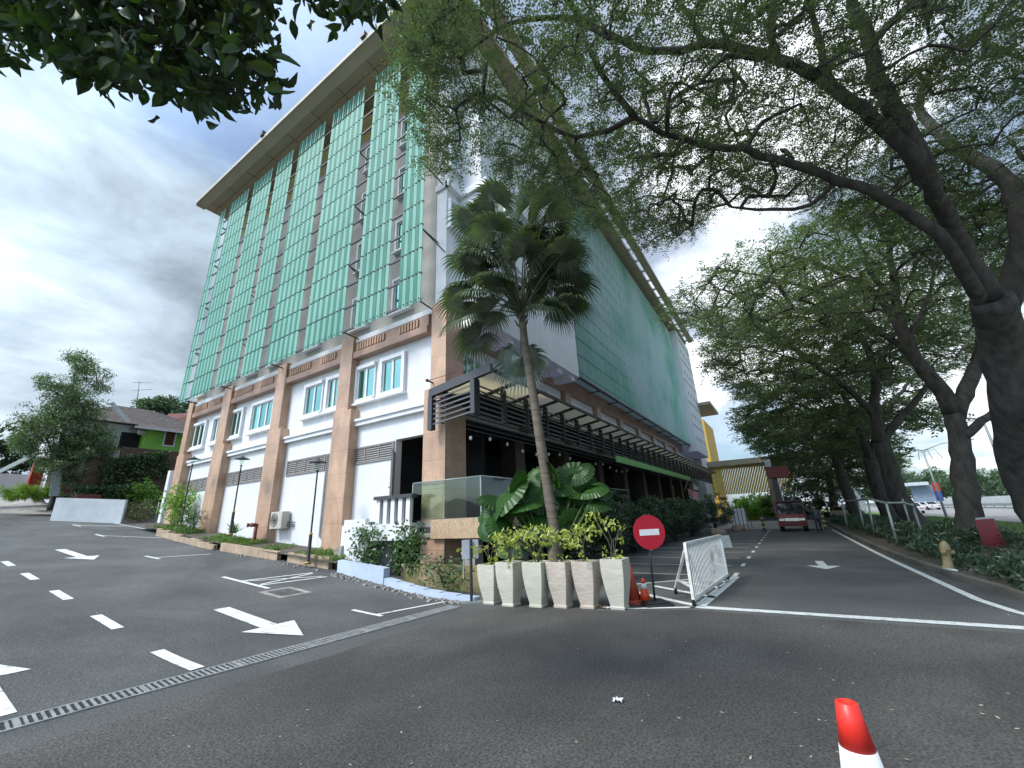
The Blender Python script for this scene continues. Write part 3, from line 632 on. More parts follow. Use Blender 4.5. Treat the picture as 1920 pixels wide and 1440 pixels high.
b.build('screen_base', darkgrey, HB)
b = MB(); b.box(51.75, XE + .2, 7.5, YW, 8.3, 23.9); wb = b.build('end_block', white, HB)
b = MB()
for k in range(5):
    for i in range(4): b.box(52.8 + i * 1.8, 53.3 + i * 1.8, 7.47, 7.5, 9.8 + k * 2.8, 10.2 + k * 2.8)
    b.box(51.76, XE + .2, 7.46, 7.5, 11.55 + k * 2.8, 11.62 + k * 2.8)
b.build('vent', louv, wb)
# front second-floor bays
for k in range(9):
    x = 11.0 + k * 4.6; x1 = x + 4.6
    b = MB(); b.box(x, x1, 9.12, YW, 8.35, 9.26); b.build('stone_band', granite_b, HB)
    if k: c = MB(); c.box(x - .35, x + .35, 9.05, YW, 5.4, 8.35); c.build('column', granite_b, HB)
    if k == 0:
        win('y', 11.1, 12.45, 6.55, 7.85, 3, HB); win('y', 12.95, 14.6, 6.55, 7.85, 3, HB)
    else:
        win('y', x + .75, x + 1.9, 6.5, 7.75, 2, HB); win('y', x + 2.45, x + 3.7, 6.5, 7.75, 2, HB)
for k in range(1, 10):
    c = MB(); x = 10.5 + k * 5.0; c.box(x, x + .8, 9.75, 10.55, -.05, 5.1); c.build('column', mat('recess_shade_stone', (.09, .065, .05), (.06, .045, .035), 1.5, .5), HB)  # stone colour darkened to stand in for the shade of the arcade
# ---- terrace slab in front of the arcade
b = MB(); b.box(9.9, 40, 7.45, 9.42, 1.60, 1.84); b.box(10.12, 40, 9.42, 13.2, 1.60, 1.84); b.box(9.92, 10.0, 9.43, 10.4, 1.30, 1.60); b.build('terrace_floor', darkgrey, HB)
b = MB(); b.box(9.84, 9.9, 7.33, 9.42, 1.26, 1.82); b.box(9.9, 40, 7.33, 7.4, 1.26, 1.82); b.build('terrace_fascia', marble, HB)
b = MB(); b.box(9.95, 10.3, 9.42, 10.7, 1.48, 1.74); b.box(9.9, 10.2, 9.42, 10.7, 1.30, 1.42); b.build('slab_edge', concrete, HB)
for q in ((10.1, 10.5, 7.9, 8.3), (12.6, 13.1, 7.9, 8.4), (10.5, 12.0, 10.2, 10.3)): b = MB(); b.box(*q, 0, 1.6); b.build('basement_pier', concrete, HB)
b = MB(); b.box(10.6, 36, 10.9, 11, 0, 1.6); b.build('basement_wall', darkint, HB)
# balcony wall with balusters beside the door
XB = 9.45; fb = XB / 9.96
BY = lambda y: y * fb
BZ = lambda z: H + (z - H) * fb
b = MB(); b.prism([(XB, BY(y), BZ(z)) for y, z in ((14.0, -.1), (14.0, 1.75), (10.45, 1.75), (10.45, 1.22), (12.4, 1.22), (13.3, -.1))], (.16, 0, 0))
b.box(XB + .16, XW, BY(13.95), BY(13.8), .2, BZ(1.75)); b.box(XB + .01, XB + .15, BY(12.7), BY(13.9), BZ(1.75), BZ(1.95))
b.box(XB + .16, XW - .002, BY(10.5), BY(13.8), 1.56, 1.745)
b.build('balcony_wall', white, HB)
for k in range(5): b = MB(); y = 10.5 + k * .37; b.box(XB + .01, XB + .13, BY(y), BY(y + .19), BZ(1.75), BZ(2.56)); b.build('baluster', white, HB)
b = MB(); b.box(XB + .135, XB + .15, BY(10.52), BY(12.1), BZ(1.76), BZ(2.55)); b.build('baluster_backing', black, HB)  # thin black sheet added behind the balusters so their gaps read dark
b = MB(); b.box(XB - .06, XB + .2, BY(10.35), BY(12.25), BZ(2.56), BZ(2.68)); b.build('balcony_cap', darkgrey, HB)
# ---- steel canopy
cy = lambda Y: 5.86 + (9.35 - Y) * .135       # roof rises outwards
b = MB(); b.hexa([(9.55, 9.35, 5.72), (9.55, 6.78, cy(6.78) - .16), (9.68, 6.78, cy(6.78) - .16), (9.68, 9.35, 5.72)], [(9.55, 9.35, 6.0), (9.55, 6.78, cy(6.78) + .12), (9.68, 6.78, cy(6.78) + .12), (9.68, 9.35, 6.0)])
b.box(9.55, 9.75, 9.20, 9.38, 4.60, 5.72); b.box(9.55, 9.75, 7.42, 7.58, 4.85, 5.95)
b.build('canopy_end_beam', darkgrey, HB)
b = MB(); NB = 33
for k in range(NB):
    x = 9.7 + k * 1.52
    b.hexa([(x, 9.35, 5.74), (x, 6.9, cy(6.9) - .10), (x + .07, 6.9, cy(6.9) - .10), (x + .07, 9.35, 5.74)], [(x, 9.35, 5.84), (x, 6.9, cy(6.9)), (x + .07, 6.9, cy(6.9)), (x + .07, 9.35, 5.84)])
    b.box(x - .02, x + .12, 7.40, 7.56, 4.80, 5.98)
b.box(9.7, 59, 6.84, 6.92, cy(6.85) - .06, cy(6.85) + .05)
b.box(9.7, 59, 8.85, 8.95, 5.80, 5.9); b.box(9.8, 59, 7.6, 9.3, 5.60, 5.64)  # wide flat box: black ceiling added under the glass to keep its light out
b.build('canopy_frame', black, HB)
b = MB()
for k in range(NB - 1):
    x = 9.78 + k * 1.52
    b.hexa([(x, 9.3, 5.87), (x, 6.86, cy(6.86) + .02), (x + 1.44, 6.86, cy(6.86) + .02), (x + 1.44, 9.3, 5.87)], [(x, 9.3, 5.885), (x, 6.86, cy(6.86) + .035), (x + 1.44, 6.86, cy(6.86) + .035), (x + 1.44, 9.3, 5.885)])
b.build('canopy_glass', roofglass, HB)
b = MB()
for k in range(6):
    z = 4.92 + k * .17
    b.box(9.75, 59, 7.44, 7.47, z, z + .05)
    b.bar((9.62, 9.2, z - .14), (9.62, 7.5, z + .02), .03, .05)
    b.box(9.75, 59, 9.0, 9.03, z - .1, z - .06)
b.build('canopy_louvre', mat('slate_metal', (.12, .125, .135), (.09, .095, .10), 3, .4), HB)
b = MB(); b.box(21, 41, 6.98, 7.05, 4.32, 4.66); b.build('green_fascia', mat('green_strip', (.20, .50, .14), (.17, .44, .12), 2, .4), HB)
# far lower wing with its own eave
b = MB(); b.box(XE + .2, 66, 8.5, 20, 0, 15); b.build('wing', white, HB)
b = MB(); b.box(XE - 1, 67, 5.9, 20, 15.2, 15.6); b.build('wing_roof', soffit, HB)
b = MB()
for yy in (12.6, 22.0): b.box(7.9, 8.35, yy, yy + .3, 24.43, 24.75)
b.build('roof_floodlight', darkgrey, HB)
# wall bracket arm at the corner
b = MB(); b.tube([(9.99, 9.6, 6.4), (9.75, 9.6, 6.42)], .03, 6); b.tube([(9.75, 9.6, 6.42), (9.75, 8.3, 6.42)], .012, 6); b.ball((9.72, 9.6, 6.42), .06, 5); b.build('wall_bracket', rust, HB)
# string lights
for k in range(16):
    x = 10.6 + k * 1.1; z = 4.35 + .12 * math.sin(k * 1.3)
    b = MB(); b.ball((x, 8.4, z), .055, 5, (1, 1, 1.4)); b.build('bulb', bulbm, HB)
b = MB()
b.tube([(10.6 + k * 1.1, 8.4, 4.43 + .12 * math.sin(k * 1.3)) for k in range(16)], .008, 5); b.build('cable', black, HB)
b = MB(); b.box(15.2, 16.0, 9.6, 9.64, 2.7, 3.6); b.build('poster', whitesign, HB)
b = MB(); b.box(41.6, 44.4, 7.0, 7.06, 3.0, 4.6); sb = b.build('shop_sign', black, HB)
b = MB()
for i, xx in enumerate((41.9, 42.3, 42.6, 43.1, 43.5, 43.9)): b.box(xx, xx + .22, 6.98, 7.0, 3.6, 3.9 + .2 * ((i * 7) % 3 == 0))
b.box(42.1, 43.7, 6.98, 7.0, 3.3, 3.38); b.build('lettering', whitesign, sb)
rebase(HB, (10, 9, 0))
# glass railing round the terrace corner
GR = thing('glass_railing', 'clear glass railing with slim steel handrail round the terrace corner', 'railing')
b = MB()
b.box(9.90, 9.912, 8.98, 10.3, 1.86, 2.98); b.box(9.90, 9.912, 7.5, 8.93, 1.86, 2.98)
for k in range(7): b.box(9.93 + k * 2.0, 9.93 + k * 2.0 + 1.95, 7.47, 7.482, 1.86, 2.98)
b.build('glass_panel', clear_g, GR)
b = MB(); b.tube([(9.906, 10.3, 2.99), (9.906, 7.476, 2.99), (24, 7.476, 2.99)], .022, 8); b.build('handrail', galv, GR)
for x, y in ((9.906, 10.3), (9.906, 7.49), (13.9, 7.476), (17.9, 7.476)):
    b = MB(); b.box(x - .02, x + .02, y - .02, y + .02, 1.84, 2.97); b.build('post', galv, GR)
rebase(GR)

# ---------------------------------------------------------------- foliage tools
def unit(v): return v / np.maximum(1e-9, np.linalg.norm(v, axis=-1, keepdims=True))
def leaves_at(P, n, spread, L, Wd, flat=.5, droop=0., hang=0., rng=NP, kite=.5, dirs=None):
    """n leaves scattered round each point of P; returns vertices, faces (kite-shaped leaves)"""
    P = np.repeat(np.asarray(P, float), n, 0); k = len(P)
    o = rng.normal(size=(k, 3)); o = unit(o) * (rng.random((k, 1)) ** .5) * np.asarray(spread)
    c = P + o
    u = rng.normal(size=(k, 3)); u[:, 2] = u[:, 2] * flat - hang; 
    if dirs is not None: u = u + np.repeat(dirs, n, 0)
    u = unit(u)
    r = rng.normal(size=(k, 3)); r[:, 2] *= flat; v = unit(np.cross(u, np.cross(unit(r + np.array([0, 0, 1e-3])), u) + 1e-6)); 
    up = np.tile([0, 0, 1.], (k, 1)) + rng.normal(size=(k, 3)) * flat
    v = unit(np.cross(u, up))
    s = (.65 + .7 * rng.random((k, 1)))
    a = c - u * L * s / 2; b = c + u * L * s / 2; b[:, 2] -= droop * L
    m = a + (b - a) * kite; m[:, 2] += droop * L * .3
    V = np.stack([a, m + v * Wd * s / 2, b, m - v * Wd * s / 2], 1).reshape(-1, 3)
    F = np.arange(4 * k).reshape(-1, 4)
    return V, F
def join(parts):
    V = []; F = []; b = 0
    for v, f in parts: V.append(v); F.append(f + b); b += len(v)
    return np.concatenate(V), np.concatenate(F)
def smooth_line(pts, step=.35):
    pts = np.asarray(pts, float); out_ = [pts[0]]
    for i in range(len(pts) - 1):
        p0 = pts[max(i - 1, 0)]; p1 = pts[i]; p2 = pts[i + 1]; p3 = pts[min(i + 2, len(pts) - 1)]
        n = max(1, int(np.linalg.norm(p2 - p1) / step))
        for k in range(1, n + 1):
            t = k / n; out_.append(.5 * ((2 * p1) + (-p0 + p2) * t + (2 * p0 - 5 * p1 + 4 * p2 - p3) * t * t + (-p0 + 3 * p1 - 3 * p2 + p3) * t ** 3))
    return np.array(out_)
def grow(limbs, attr, rng, twig=.010, rise=.25, wig=.07, maxr=.09):
    """limbs: [(points, r0, r1)]; attr: points the twigs reach for. Returns (MB of wood, tips, tip directions)"""
    m = MB(); nodes = []; par = []; 
    for pts, r0, r1 in limbs:
        q = smooth_line(pts); k = len(q)
        q[1:-1] += rng.normal(size=(k - 2, 3)) * min(.03, r0 * .2)
        rr = r0 + (r1 - r0) * np.linspace(0, 1, k) ** .8
        rr = rr * (1 + rng.normal(size=k) * .012)
        m.tube(q, list(rr), 12 if r0 > .15 else 7)
        s = 0 if r0 < .2 else k // 6
        nodes.append(q[s:])
    base = np.concatenate(nodes); nb = len(base)
    cap_ = nb + len(attr) * 7 + 10
    A = np.zeros((cap_, 3)); A[:nb] = base; par = -np.ones(cap_, int); cnt = np.zeros(cap_, int); n = nb
    d0 = np.array([np.min(np.linalg.norm(base - a, axis=1)) for a in attr]); order = np.argsort(d0)
    paths = []; tips = []; dirs = []
    for i in order:
        a = attr[i]; d = np.linalg.norm((A[:n] - a) * np.array([1, 1, 1.3]), axis=1); j = int(np.argmin(d)); L = d[j]
        if L < .15: continue
        k = int(min(6, max(2, L / .35))); st = A[j]; path = [j]
        for q in range(1, k + 1):
            t = q / k; p = st + (a - st) * t; p = p + np.array([0, 0, rise * L * .5 * math.sin(math.pi * t) * .6]) + (rng.normal(size=3) * wig * L * .25 if q < k else 0)
            A[n] = p; par[n] = path[-1]; path.append(n); n += 1
        paths.append(path); tips.append(a); dirs.append(unit(A[path[-1]] - A[path[-2]]))
        x = path[-1]
        while x >= nb: cnt[x] += 1; x = par[x]
    for path in paths:
        rr = [min(maxr, twig * max(1, cnt[x]) ** .5) for x in path]; rr[0] = rr[1]
        m.tube([A[x] for x in path], rr, 5 if rr[0] > .025 else 4, 0, False)
    return m, np.array(tips), np.array(dirs)
def sprays(P, D, m, pairs, rl, L, Wd, rng, droop=.12):
    """feathery fronds: m rachises per twig tip, leaflets set in pairs along each"""
    P = np.repeat(np.asarray(P, float), m, 0); D = np.repeat(D, m, 0); k = len(P)
    u = rng.normal(size=(k, 3)); u[:, 2] *= .22; u = unit(unit(u) + D * .5 * np.array([1, 1, .3])); v = unit(np.cross(u, np.array([0, 0, 1.]) + rng.normal(size=(k, 3)) * .25)); w = np.cross(v, u)
    ln = rl * (.55 + .8 * rng.random((k, 1))); P = P + rng.normal(size=(k, 3)) * rl * np.array([.22, .22, .10]); V = []
    for t in np.linspace(.12, 1, pairs):
        for s in (1, -1):
            c = P + u * ln * t - np.array([0, 0, 1]) * droop * ln * t * t + rng.normal(size=(k, 3)) * L * .12
            d = unit(v * s + u * (.35 + .4 * t) + w * rng.normal(size=(k, 1)) * .35); q = unit(np.cross(d, w + rng.normal(size=(k, 3)) * .3)); z = L * (.7 + .5 * rng.random((k, 1))) * (1.05 - .35 * t)
            V.append(np.stack([c, c + d * z * .45 + q * Wd * .5, c + d * z, c + d * z * .45 - q * Wd * .5], 1))
    V = np.concatenate(V).reshape(-1, 3); return V, np.arange(len(V)).reshape(-1, 4)
def inpoly(P, poly):
    x, y = P[:, 0], P[:, 1]; r = np.zeros(len(P), bool); n = len(poly)
    for i in range(n):
        x1, y1 = poly[i]; x2, y2 = poly[(i + 1) % n]
        c = ((y1 > y) != (y2 > y)) & (x < (x2 - x1) * (y - y1) / (y2 - y1 + 1e-12) + x1); r ^= c
    return r
def tree(name, label, limbs, attr, n, spread, L, Wd, lm, group=None, seed=1, base=None, flat=.35, twig=.01, bk=None, cat='tree', droop=.1, along=True, hang=0., maxr=.09, rise=.25, fronds=None):
    rng = np.random.default_rng(seed)
    root = thing(name, label, cat, (0, 0, 0), group)
    m, tips, dirs = grow(limbs, attr, rng, twig, rise=rise, maxr=maxr)
    m.build('trunk', bk or bark, root)
    V, F = sprays(tips, dirs, *fronds, L, Wd, rng) if fronds else leaves_at(tips, n, spread, L, Wd, flat, droop, hang, rng)
    np_mesh('crown', V, F, lm, root)
    return rebase(root, base if base is not None else limbs[0][0][0])
def P_(lst): return [onz(x, y, z) for x, y, z in lst]
def PX(lst): return [onx(x, y, X) for x, y, X in lst]

# ---------------------------------------------------------------- the great tree on the right
b0 = np.array([18.4, -6.35, 0.])
tr = [b0, ony(1932, 900, -6.2), ony(1903, 760, -6.0), ony(1878, 640, -5.9), ony(1858, 560, -5.6)]
fork = tr[-1]
limbs = [(tr[:4] + [tr[4]], .64, .42),
         ([fork, onz(1789, 437, 8.3), onz(1736, 328, 9), onz(1664, 244, 10), onz(1570, 169, 10.8), onz(1460, 112, 11.3), onz(1320, 84, 11.7), onz(1220, 94, 11.8), onz(1095, 41, 11.9), onz(985, 34, 11.8), onz(876, 90, 11.6), onz(845, 109, 11.5)], .24, .03),
         ([ony(1868, 640, -5.9), onz(1800, 490, 7.4), onz(1720, 406, 8.4), onz(1632, 359, 9), onz(1507, 319, 9.6), onz(1398, 281, 10), onz(1307, 272, 10.2), onz(1251, 250, 10.3), onz(1189, 219, 10.5)], .20, .06),
         ([onz(1189, 219, 10.5), onz(1126, 134, 11), onz(1085, 47, 11.5), onz(1060, -60, 12)], .085, .03),
         ([onz(1189, 219, 10.5), onz(1142, 244, 10.4), onz(1079, 256, 10.3), onz(1020, 231, 10.3), onz(930, 180, 10.4)], .075, .03),
         ([onz(1251, 250, 10.3), onz(1251, 194, 10.6), onz(1314, 156, 11), onz(1380, 150, 11.3), onz(1470, 162, 11.2), onz(1570, 169, 10.8)][:4], .06, .03),
         ([onz(1736, 328, 9), onz(1705, 260, 9.9), onz(1673, 203, 10.6), onz(1645, 140, 11.3), onz(1632, 80, 12), onz(1605, 0, 12.8), onz(1580, -110, 13.5)], .24, .09),
         ([onz(1570, 169, 10.8), onz(1545, 135, 11.3), onz(1542, 87, 11.8), onz(1526, 31, 12.4), onz(1500, -60, 13)], .10, .04),
         ([onz(1632, 80, 12), onz(1648, 66, 12.1), onz(1710, 0, 12.8), onz(1760, -80, 13.2)], .10, .04),
         ([ony(1868, 640, -5.9), ony(1905, 520, -6.6), ony(1914, 415, -7.0), ony(1882, 337, -7.2), ony(1836, 300, -7.0), ony(1773, 262, -6.6), ony(1725, 200, -6.4), ony(1757, 115, -6.4), ony(1820, 78, -6.8), ony(1885, 25, -7.2)], .34, .05),
         ([ony(1914, 415, -7.0), ony(1960, 330, -8.2), ony(2050, 200, -9.8)], .22, .06),
         ([onz(1570, 337, 9.3), onz(1520, 385, 9.2), onz(1450, 392, 9.4), onz(1370, 388, 9.7)], .07, .03),
         ([onz(1398, 281, 10), onz(1430, 230, 10.6), onz(1500, 195, 11.2)], .07, .03),
         ([onz(1460, 112, 11.3), onz(1440, 60, 11.9), onz(1450, 5, 12.5), onz(1430, -60, 13)], .08, .03),
         ([onz(1320, 84, 11.7), onz(1290, 30, 12.2), onz(1250, -30, 12.8)], .07, .03),
         ([onz(1095, 41, 11.9), onz(1060, 0, 12.2), onz(1000, -50, 12.6)], .06, .03)]
rngT = np.random.default_rng(5)
poly1 = [(738, -400), (742, 60), (752, 160), (775, 290), (845, 350), (880, 300), (905, 270), (960, 350), (1020, 385), (1075, 350), (1110, 410), (1180, 445), (1240, 470), (1300, 425), (1380, 375), (1500, 380), (1600, 430), (1680, 440), (1760, 520), (1925, 560), (2700, 560), (2700, -400)]
Q = rngT.uniform([1.5, -15, 8.2], [26, 7.5, 14.0], size=(26000, 3))
ctr = np.array([11.5, -4.0]); rr = np.linalg.norm((Q[:, :2] - ctr) / np.array([13.5, 12]), axis=1)
Q = Q[(Q[:, 2] < 13.8 - 3.2 * rr ** 2) & (Q[:, 2] > 9.6 - .6 * rr ** 2) & (rr < 1.0)]
pr = proj(Q); ok = (pr[:, 2] > .3) & inpoly(pr, poly1) & (Q[:, 1] < 6.8)
ok &= ~((Q[:, 0] > 8.3) & (Q[:, 1] > 5.6))       # stays clear of the facade
Q = Q[ok]
# thin the foliage with gaps
gp = np.sin(Q[:, 0] * 1.3 + 1) * np.sin(Q[:, 1] * 1.15 + .5) + .6 * np.sin(Q[:, 0] * 2.9 + Q[:, 1] * 2.1)
keep = (gp + rngT.normal(size=len(Q)) * .5) > -.62
Q = Q[keep]; Q = Q[rngT.permutation(len(Q))[:6600]]
pr = proj(Q); thin = np.where(pr[:, 0] > 1120, .95, np.where(pr[:, 1] > 210, .50, .85)); Q = Q[rngT.random(len(Q)) < thin]
E1 = []
for (x0, y0, z0, k) in ((800, 250, 9.6, 34), (850, 300, 9.2, 26), (790, 120, 10.2, 40), (960, 320, 9.2, 30), (1040, 340, 9.3, 40), (1090, 380, 9.3, 30), (900, 180, 10.2, 40), (770, 200, 10, 22), (780, 40, 11, 40), (880, 40, 11.4, 30), (1150, 400, 9.2, 30), (1220, 430, 9.2, 26), (1010, 270, 9.6, 30), (950, 250, 9.8, 30), (860, 210, 10, 24), (830, 90, 10.8, 24), (1100, 300, 9.7, 30)):
    for _ in range(k // 3): E1.append(onz(x0 + rngT.normal() * 26, y0 + rngT.normal() * 22, z0 + rngT.normal() * .35))
tree('rain_tree', 'largest dark tree at the right edge, its limbs spreading over the drive', limbs, np.concatenate([Q, np.array(E1)]), 92, (.50, .50, .17), .092, .030, leaf_big, 'street trees along the front drive', 3, b0, .35, .0065, maxr=.05, fronds=(5, 9, .46))

# ---------------------------------------------------------------- trees farther along the drive
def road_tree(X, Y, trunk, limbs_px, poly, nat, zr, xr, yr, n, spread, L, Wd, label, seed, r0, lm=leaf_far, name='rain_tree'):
    rng = np.random.default_rng(seed); base = np.array([X, Y, 0.08]); t = [base] + [onx(x, y, X + d) for x, y, d in trunk]
    lim = [(t, r0, r0 * .72)]
    for l, a, b_ in limbs_px: lim.append(([onx(x, y, X + d) for x, y, d in l], a, b_))
    Q = rng.uniform([X + xr[0], yr[0], zr[0]], [X + xr[1], yr[1], zr[1]], size=(60000, 3)); pr = proj(Q)
    Q = Q[(pr[:, 2] > 1) & inpoly(pr, poly)]
    c0 = t[-1]; rr = np.linalg.norm((Q[:, :2] - c0[:2]) / np.array([max(abs(xr[0]), xr[1]), max(abs(yr[0] - Y), abs(yr[1] - Y))]), axis=1)
    Q = Q[(Q[:, 2] < zr[1] - (zr[1] - zr[0]) * .55 * rr ** 2) & (Q[:, 2] > zr[0] + (zr[1] - zr[0]) * .25 * (1 - rr))]
    lay = np.sin(Q[:, 2] * 3.4 + .35 * Q[:, 0] + .5 * np.sin(Q[:, 1])) + rng.normal(size=len(Q)) * .55     # loose flat layers
    Q = Q[lay > .05]; Q = Q[:nat]
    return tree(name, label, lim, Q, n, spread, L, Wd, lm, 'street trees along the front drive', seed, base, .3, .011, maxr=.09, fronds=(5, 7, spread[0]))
road_tree(24.3, -5.75, [(1810, 900, 0), (1799, 830, .2), (1789, 775, .4)],
          [([(1788, 775, .4), (1770, 735, .3), (1735, 700, 0), (1700, 640, -.6), (1680, 560, -1.2), (1668, 480, -2), (1640, 400, -3)], .34, .07),
           ([(1790, 780, .4), (1806, 740, .8), (1830, 690, 1.4), (1850, 610, 2.4), (1880, 520, 3.5)], .36, .1),
           ([(1735, 700, 0), (1690, 650, 1), (1640, 615, 2), (1590, 560, 3), (1540, 500, 4)], .2, .05),
           ([(1700, 640, -.6), (1650, 560, -1.2), (1590, 520, -2), (1520, 490, -3), (1440, 470, -4)], .18, .05),
           ([(1680, 560, -1.2), (1640, 520, -2), (1600, 440, -3), (1530, 400, -4)], .13, .04),
           ([(1590, 520, -2), (1530, 540, -2.5), (1440, 520, -3.2), (1340, 500, -4)], .1, .03),
           ([(1700, 640, -.6), (1740, 560, .5), (1760, 470, 1)], .14, .04),
           ([(1808, 815, 0), (1830, 800, .5), (1862, 775, 1)], .2, .14)],
          [(1228, 470), (1232, 520), (1250, 590), (1300, 610), (1340, 640), (1420, 660), (1500, 650), (1580, 640), (1660, 640), (1760, 640), (1850, 640), (1930, 640), (1930, 380), (1700, 350), (1500, 340), (1330, 420), (1260, 430)],
          1250, (8, 15.5), (-9, 9), (-15, 7.5), 52, (.72, .72, .16), .185, .056, 'second tall tree with a forked pale trunk beside the red panel', 21, .44)
road_tree(33.5, -6.2, [(1684, 930, 0), (1668, 880, 0), (1650, 830, .2)],
          [([(1650, 830, .2), (1640, 780, 0), (1640, 700, .4), (1610, 620, 0), (1560, 540, -.8), (1530, 480, -2)], .34, .06),
           ([(1650, 830, .2), (1690, 780, .6), (1730, 735, 1.2), (1750, 690, 2)], .3, .1),
           ([(1640, 780, 0), (1590, 730, -.5), (1520, 680, -1.5), (1450, 630, -2.5), (1370, 590, -3.5)], .2, .05),
           ([(1610, 620, 0), (1580, 600, .5), (1540, 560, 1.6), (1500, 540, 2)], .13, .04),
           ([(1520, 680, -1.5), (1480, 670, -1.5), (1420, 650, -2)], .1, .03),
           ([(1640, 700, .4), (1680, 620, 1), (1700, 560, 2)], .15, .05)],
          [(1285, 610), (1330, 690), (1380, 735), (1440, 760), (1540, 740), (1640, 730), (1760, 720), (1840, 700), (1840, 560), (1600, 480), (1400, 520), (1300, 560)],
          1000, (7.5, 16), (-9, 9), (-16, 7.5), 46, (.8, .8, .18), .25, .075, 'third tree along the drive, leaning left behind the galvanised pipe frame', 22, .55)
road_tree(44, -6.6, [(1640, 900, 0), (1632, 860, 0)],
          [([(1632, 860, 0), (1610, 800, 0), (1580, 740, 0), (1540, 690, -1), (1490, 650, -2)], .36, .07),
           ([(1632, 860, 0), (1650, 800, 0), (1670, 760, .5), (1720, 700, 2)], .3, .08),
           ([(1610, 800, 0), (1560, 780, -1), (1500, 760, -2), (1430, 740, -4)], .2, .05)],
          [(1365, 740), (1385, 810), (1440, 835), (1560, 830), (1660, 825), (1760, 835), (1790, 800), (1740, 720), (1600, 660), (1430, 680)],
          560, (6, 15), (-9, 8), (-17, 7), 44, (.9, .9, .25), .36, .12, 'fourth tree along the drive, its crown hanging low over the road', 23, .6)
road_tree(55, -5.6, [(1580, 900, 0), (1568, 860, 0)],
          [([(1568, 860, 0), (1540, 800, 0), (1500, 770, -1)], .35, .08), ([(1568, 860, 0), (1590, 800, 0), (1610, 770, .5)], .3, .08), ([(1540, 800, 0), (1480, 800, -2), (1430, 800, -4)], .2, .06)],
          [(1380, 800), (1410, 840), (1455, 872), (1490, 905), (1530, 890), (1620, 880), (1700, 850), (1640, 770), (1500, 760)],
          480, (4.5, 15), (-10, 8), (-16, 4), 44, (1.0, 1.0, .35), .42, .15, 'street tree behind the red truck, dense and dark', 24, .6)
road_tree(66, -4.6, [(1560, 920, 0), (1552, 890, 0)],
          [([(1552, 890, 0), (1530, 860, 0), (1500, 850, -1)], .35, .08), ([(1552, 890, 0), (1570, 850, 0), (1590, 830, .5)], .3, .08)],
          [(1465, 850), (1472, 885), (1485, 930), (1520, 945), (1600, 940), (1680, 915), (1690, 860), (1560, 810)],
          420, (2.2, 14), (-10, 8), (-14, 4), 44, (1.1, 1.1, .45), .45, .17, 'farthest street tree, low dark foliage filling the end of the drive', 25, .5)

# ---------------------------------------------------------------- overhanging branch at the upper left
rngN = np.random.default_rng(9)
polyN = [[(-60, -120), (535, -120), (540, 0), (505, 60), (515, 140), (520, 200), (470, 228), (400, 218), (345, 205), (290, 185), (265, 190), (250, 165), (160, 165), (120, 130), (105, 95), (95, 60), (60, 40), (30, 60), (20, 120), (-60, 120)],
         [(-60, -10), (75, 0), (72, 110), (55, 100), (30, 70), (5, 125), (-60, 120)], [(512, -120), (780, -120), (745, 20), (715, 22), (690, 8), (655, 45), (640, 10), (600, 5), (580, -6), (555, 20), (530, 20), (517, 0)]]
A_ = []
while len(A_) < 640:
    q = np.array([[rngN.uniform(-60, 780), rngN.uniform(-120, 235)]])
    if any(inpoly(q, p) for p in polyN): A_.append(ond(q[0, 0] * .97, q[0, 1] * .86 - 4, rngN.uniform(3.6, 5.2)))
A_ = np.array(A_)
tb = np.array([-3.6, 3.6, 0.])
lim = [([tb, tb + [.1, .1, 1.6], tb + [.2, .2, 3.2], tb + [.5, .3, 4.6]], .26, .16),
       ([tb + [.5, .3, 4.6], ond(-120, -200, 5.0), ond(100, -60, 4.6), ond(280, 30, 4.4), ond(420, 110, 4.3), ond(480, 170, 4.2)], .10, .02),
       ([ond(100, -60, 4.6), ond(350, -100, 4.5), ond(600, -70, 4.4), ond(720, -40, 4.4)], .05, .015),
       ([ond(-120, -200, 5.0), ond(-60, -40, 4.4), ond(30, 60, 4.2)], .04, .012)]
root = thing('broadleaf_tree', 'near tree whose broad dark leaves hang into the upper left corner', 'tree')
m, tips, dirs = grow(lim, A_, rngN, .004, rise=.1, maxr=.02)
m.build('trunk', bark, root)
def broad(P, n, spread, L, Wd, rng, hang=.8):
    P = np.repeat(P, n, 0); k = len(P); c = P + rng.normal(size=(k, 3)) * spread
    u = rng.normal(size=(k, 3)) * .75; u[:, 2] -= hang; u = unit(u); v = unit(np.cross(u, rng.normal(size=(k, 3)) * .8 + [0, 0, .4])); w = np.cross(u, v)
    s = L * (.65 + .6 * rng.random((k, 1))); ww = s * Wd / L
    prof = [(0, 0, 0), (.14, .34, .06), (.36, .5, .09), (.62, .40, .05), (.84, .17, -.03), (1, 0, -.10)]
    V = []
    for t, h, z in prof: V.append(c + u * s * t + v * ww * h + w * s * (.12 + z) * (1 if h else .7)); V.append(c + u * s * t - v * ww * h + w * s * (.12 + z) * (1 if h else .7)); V.append(c + u * s * t + w * s * z * .5)
    V = np.stack(V, 1); f = []
    for i in range(len(prof) - 1):
        a = 3 * i; b = a + 3; f += [(a, a + 2, b + 2, b), (a + 2, a + 1, b + 1, b + 2)]
    F = (np.array(f)[None] + (np.arange(k) * V.shape[1])[:, None, None]).reshape(-1, 4)
    return V.reshape(-1, 3), F
V, F = broad(tips, 6, .09, .19, .095, rngN)
np_mesh('crown', V, F, leaf_near, root, True); rebase(root, tb)

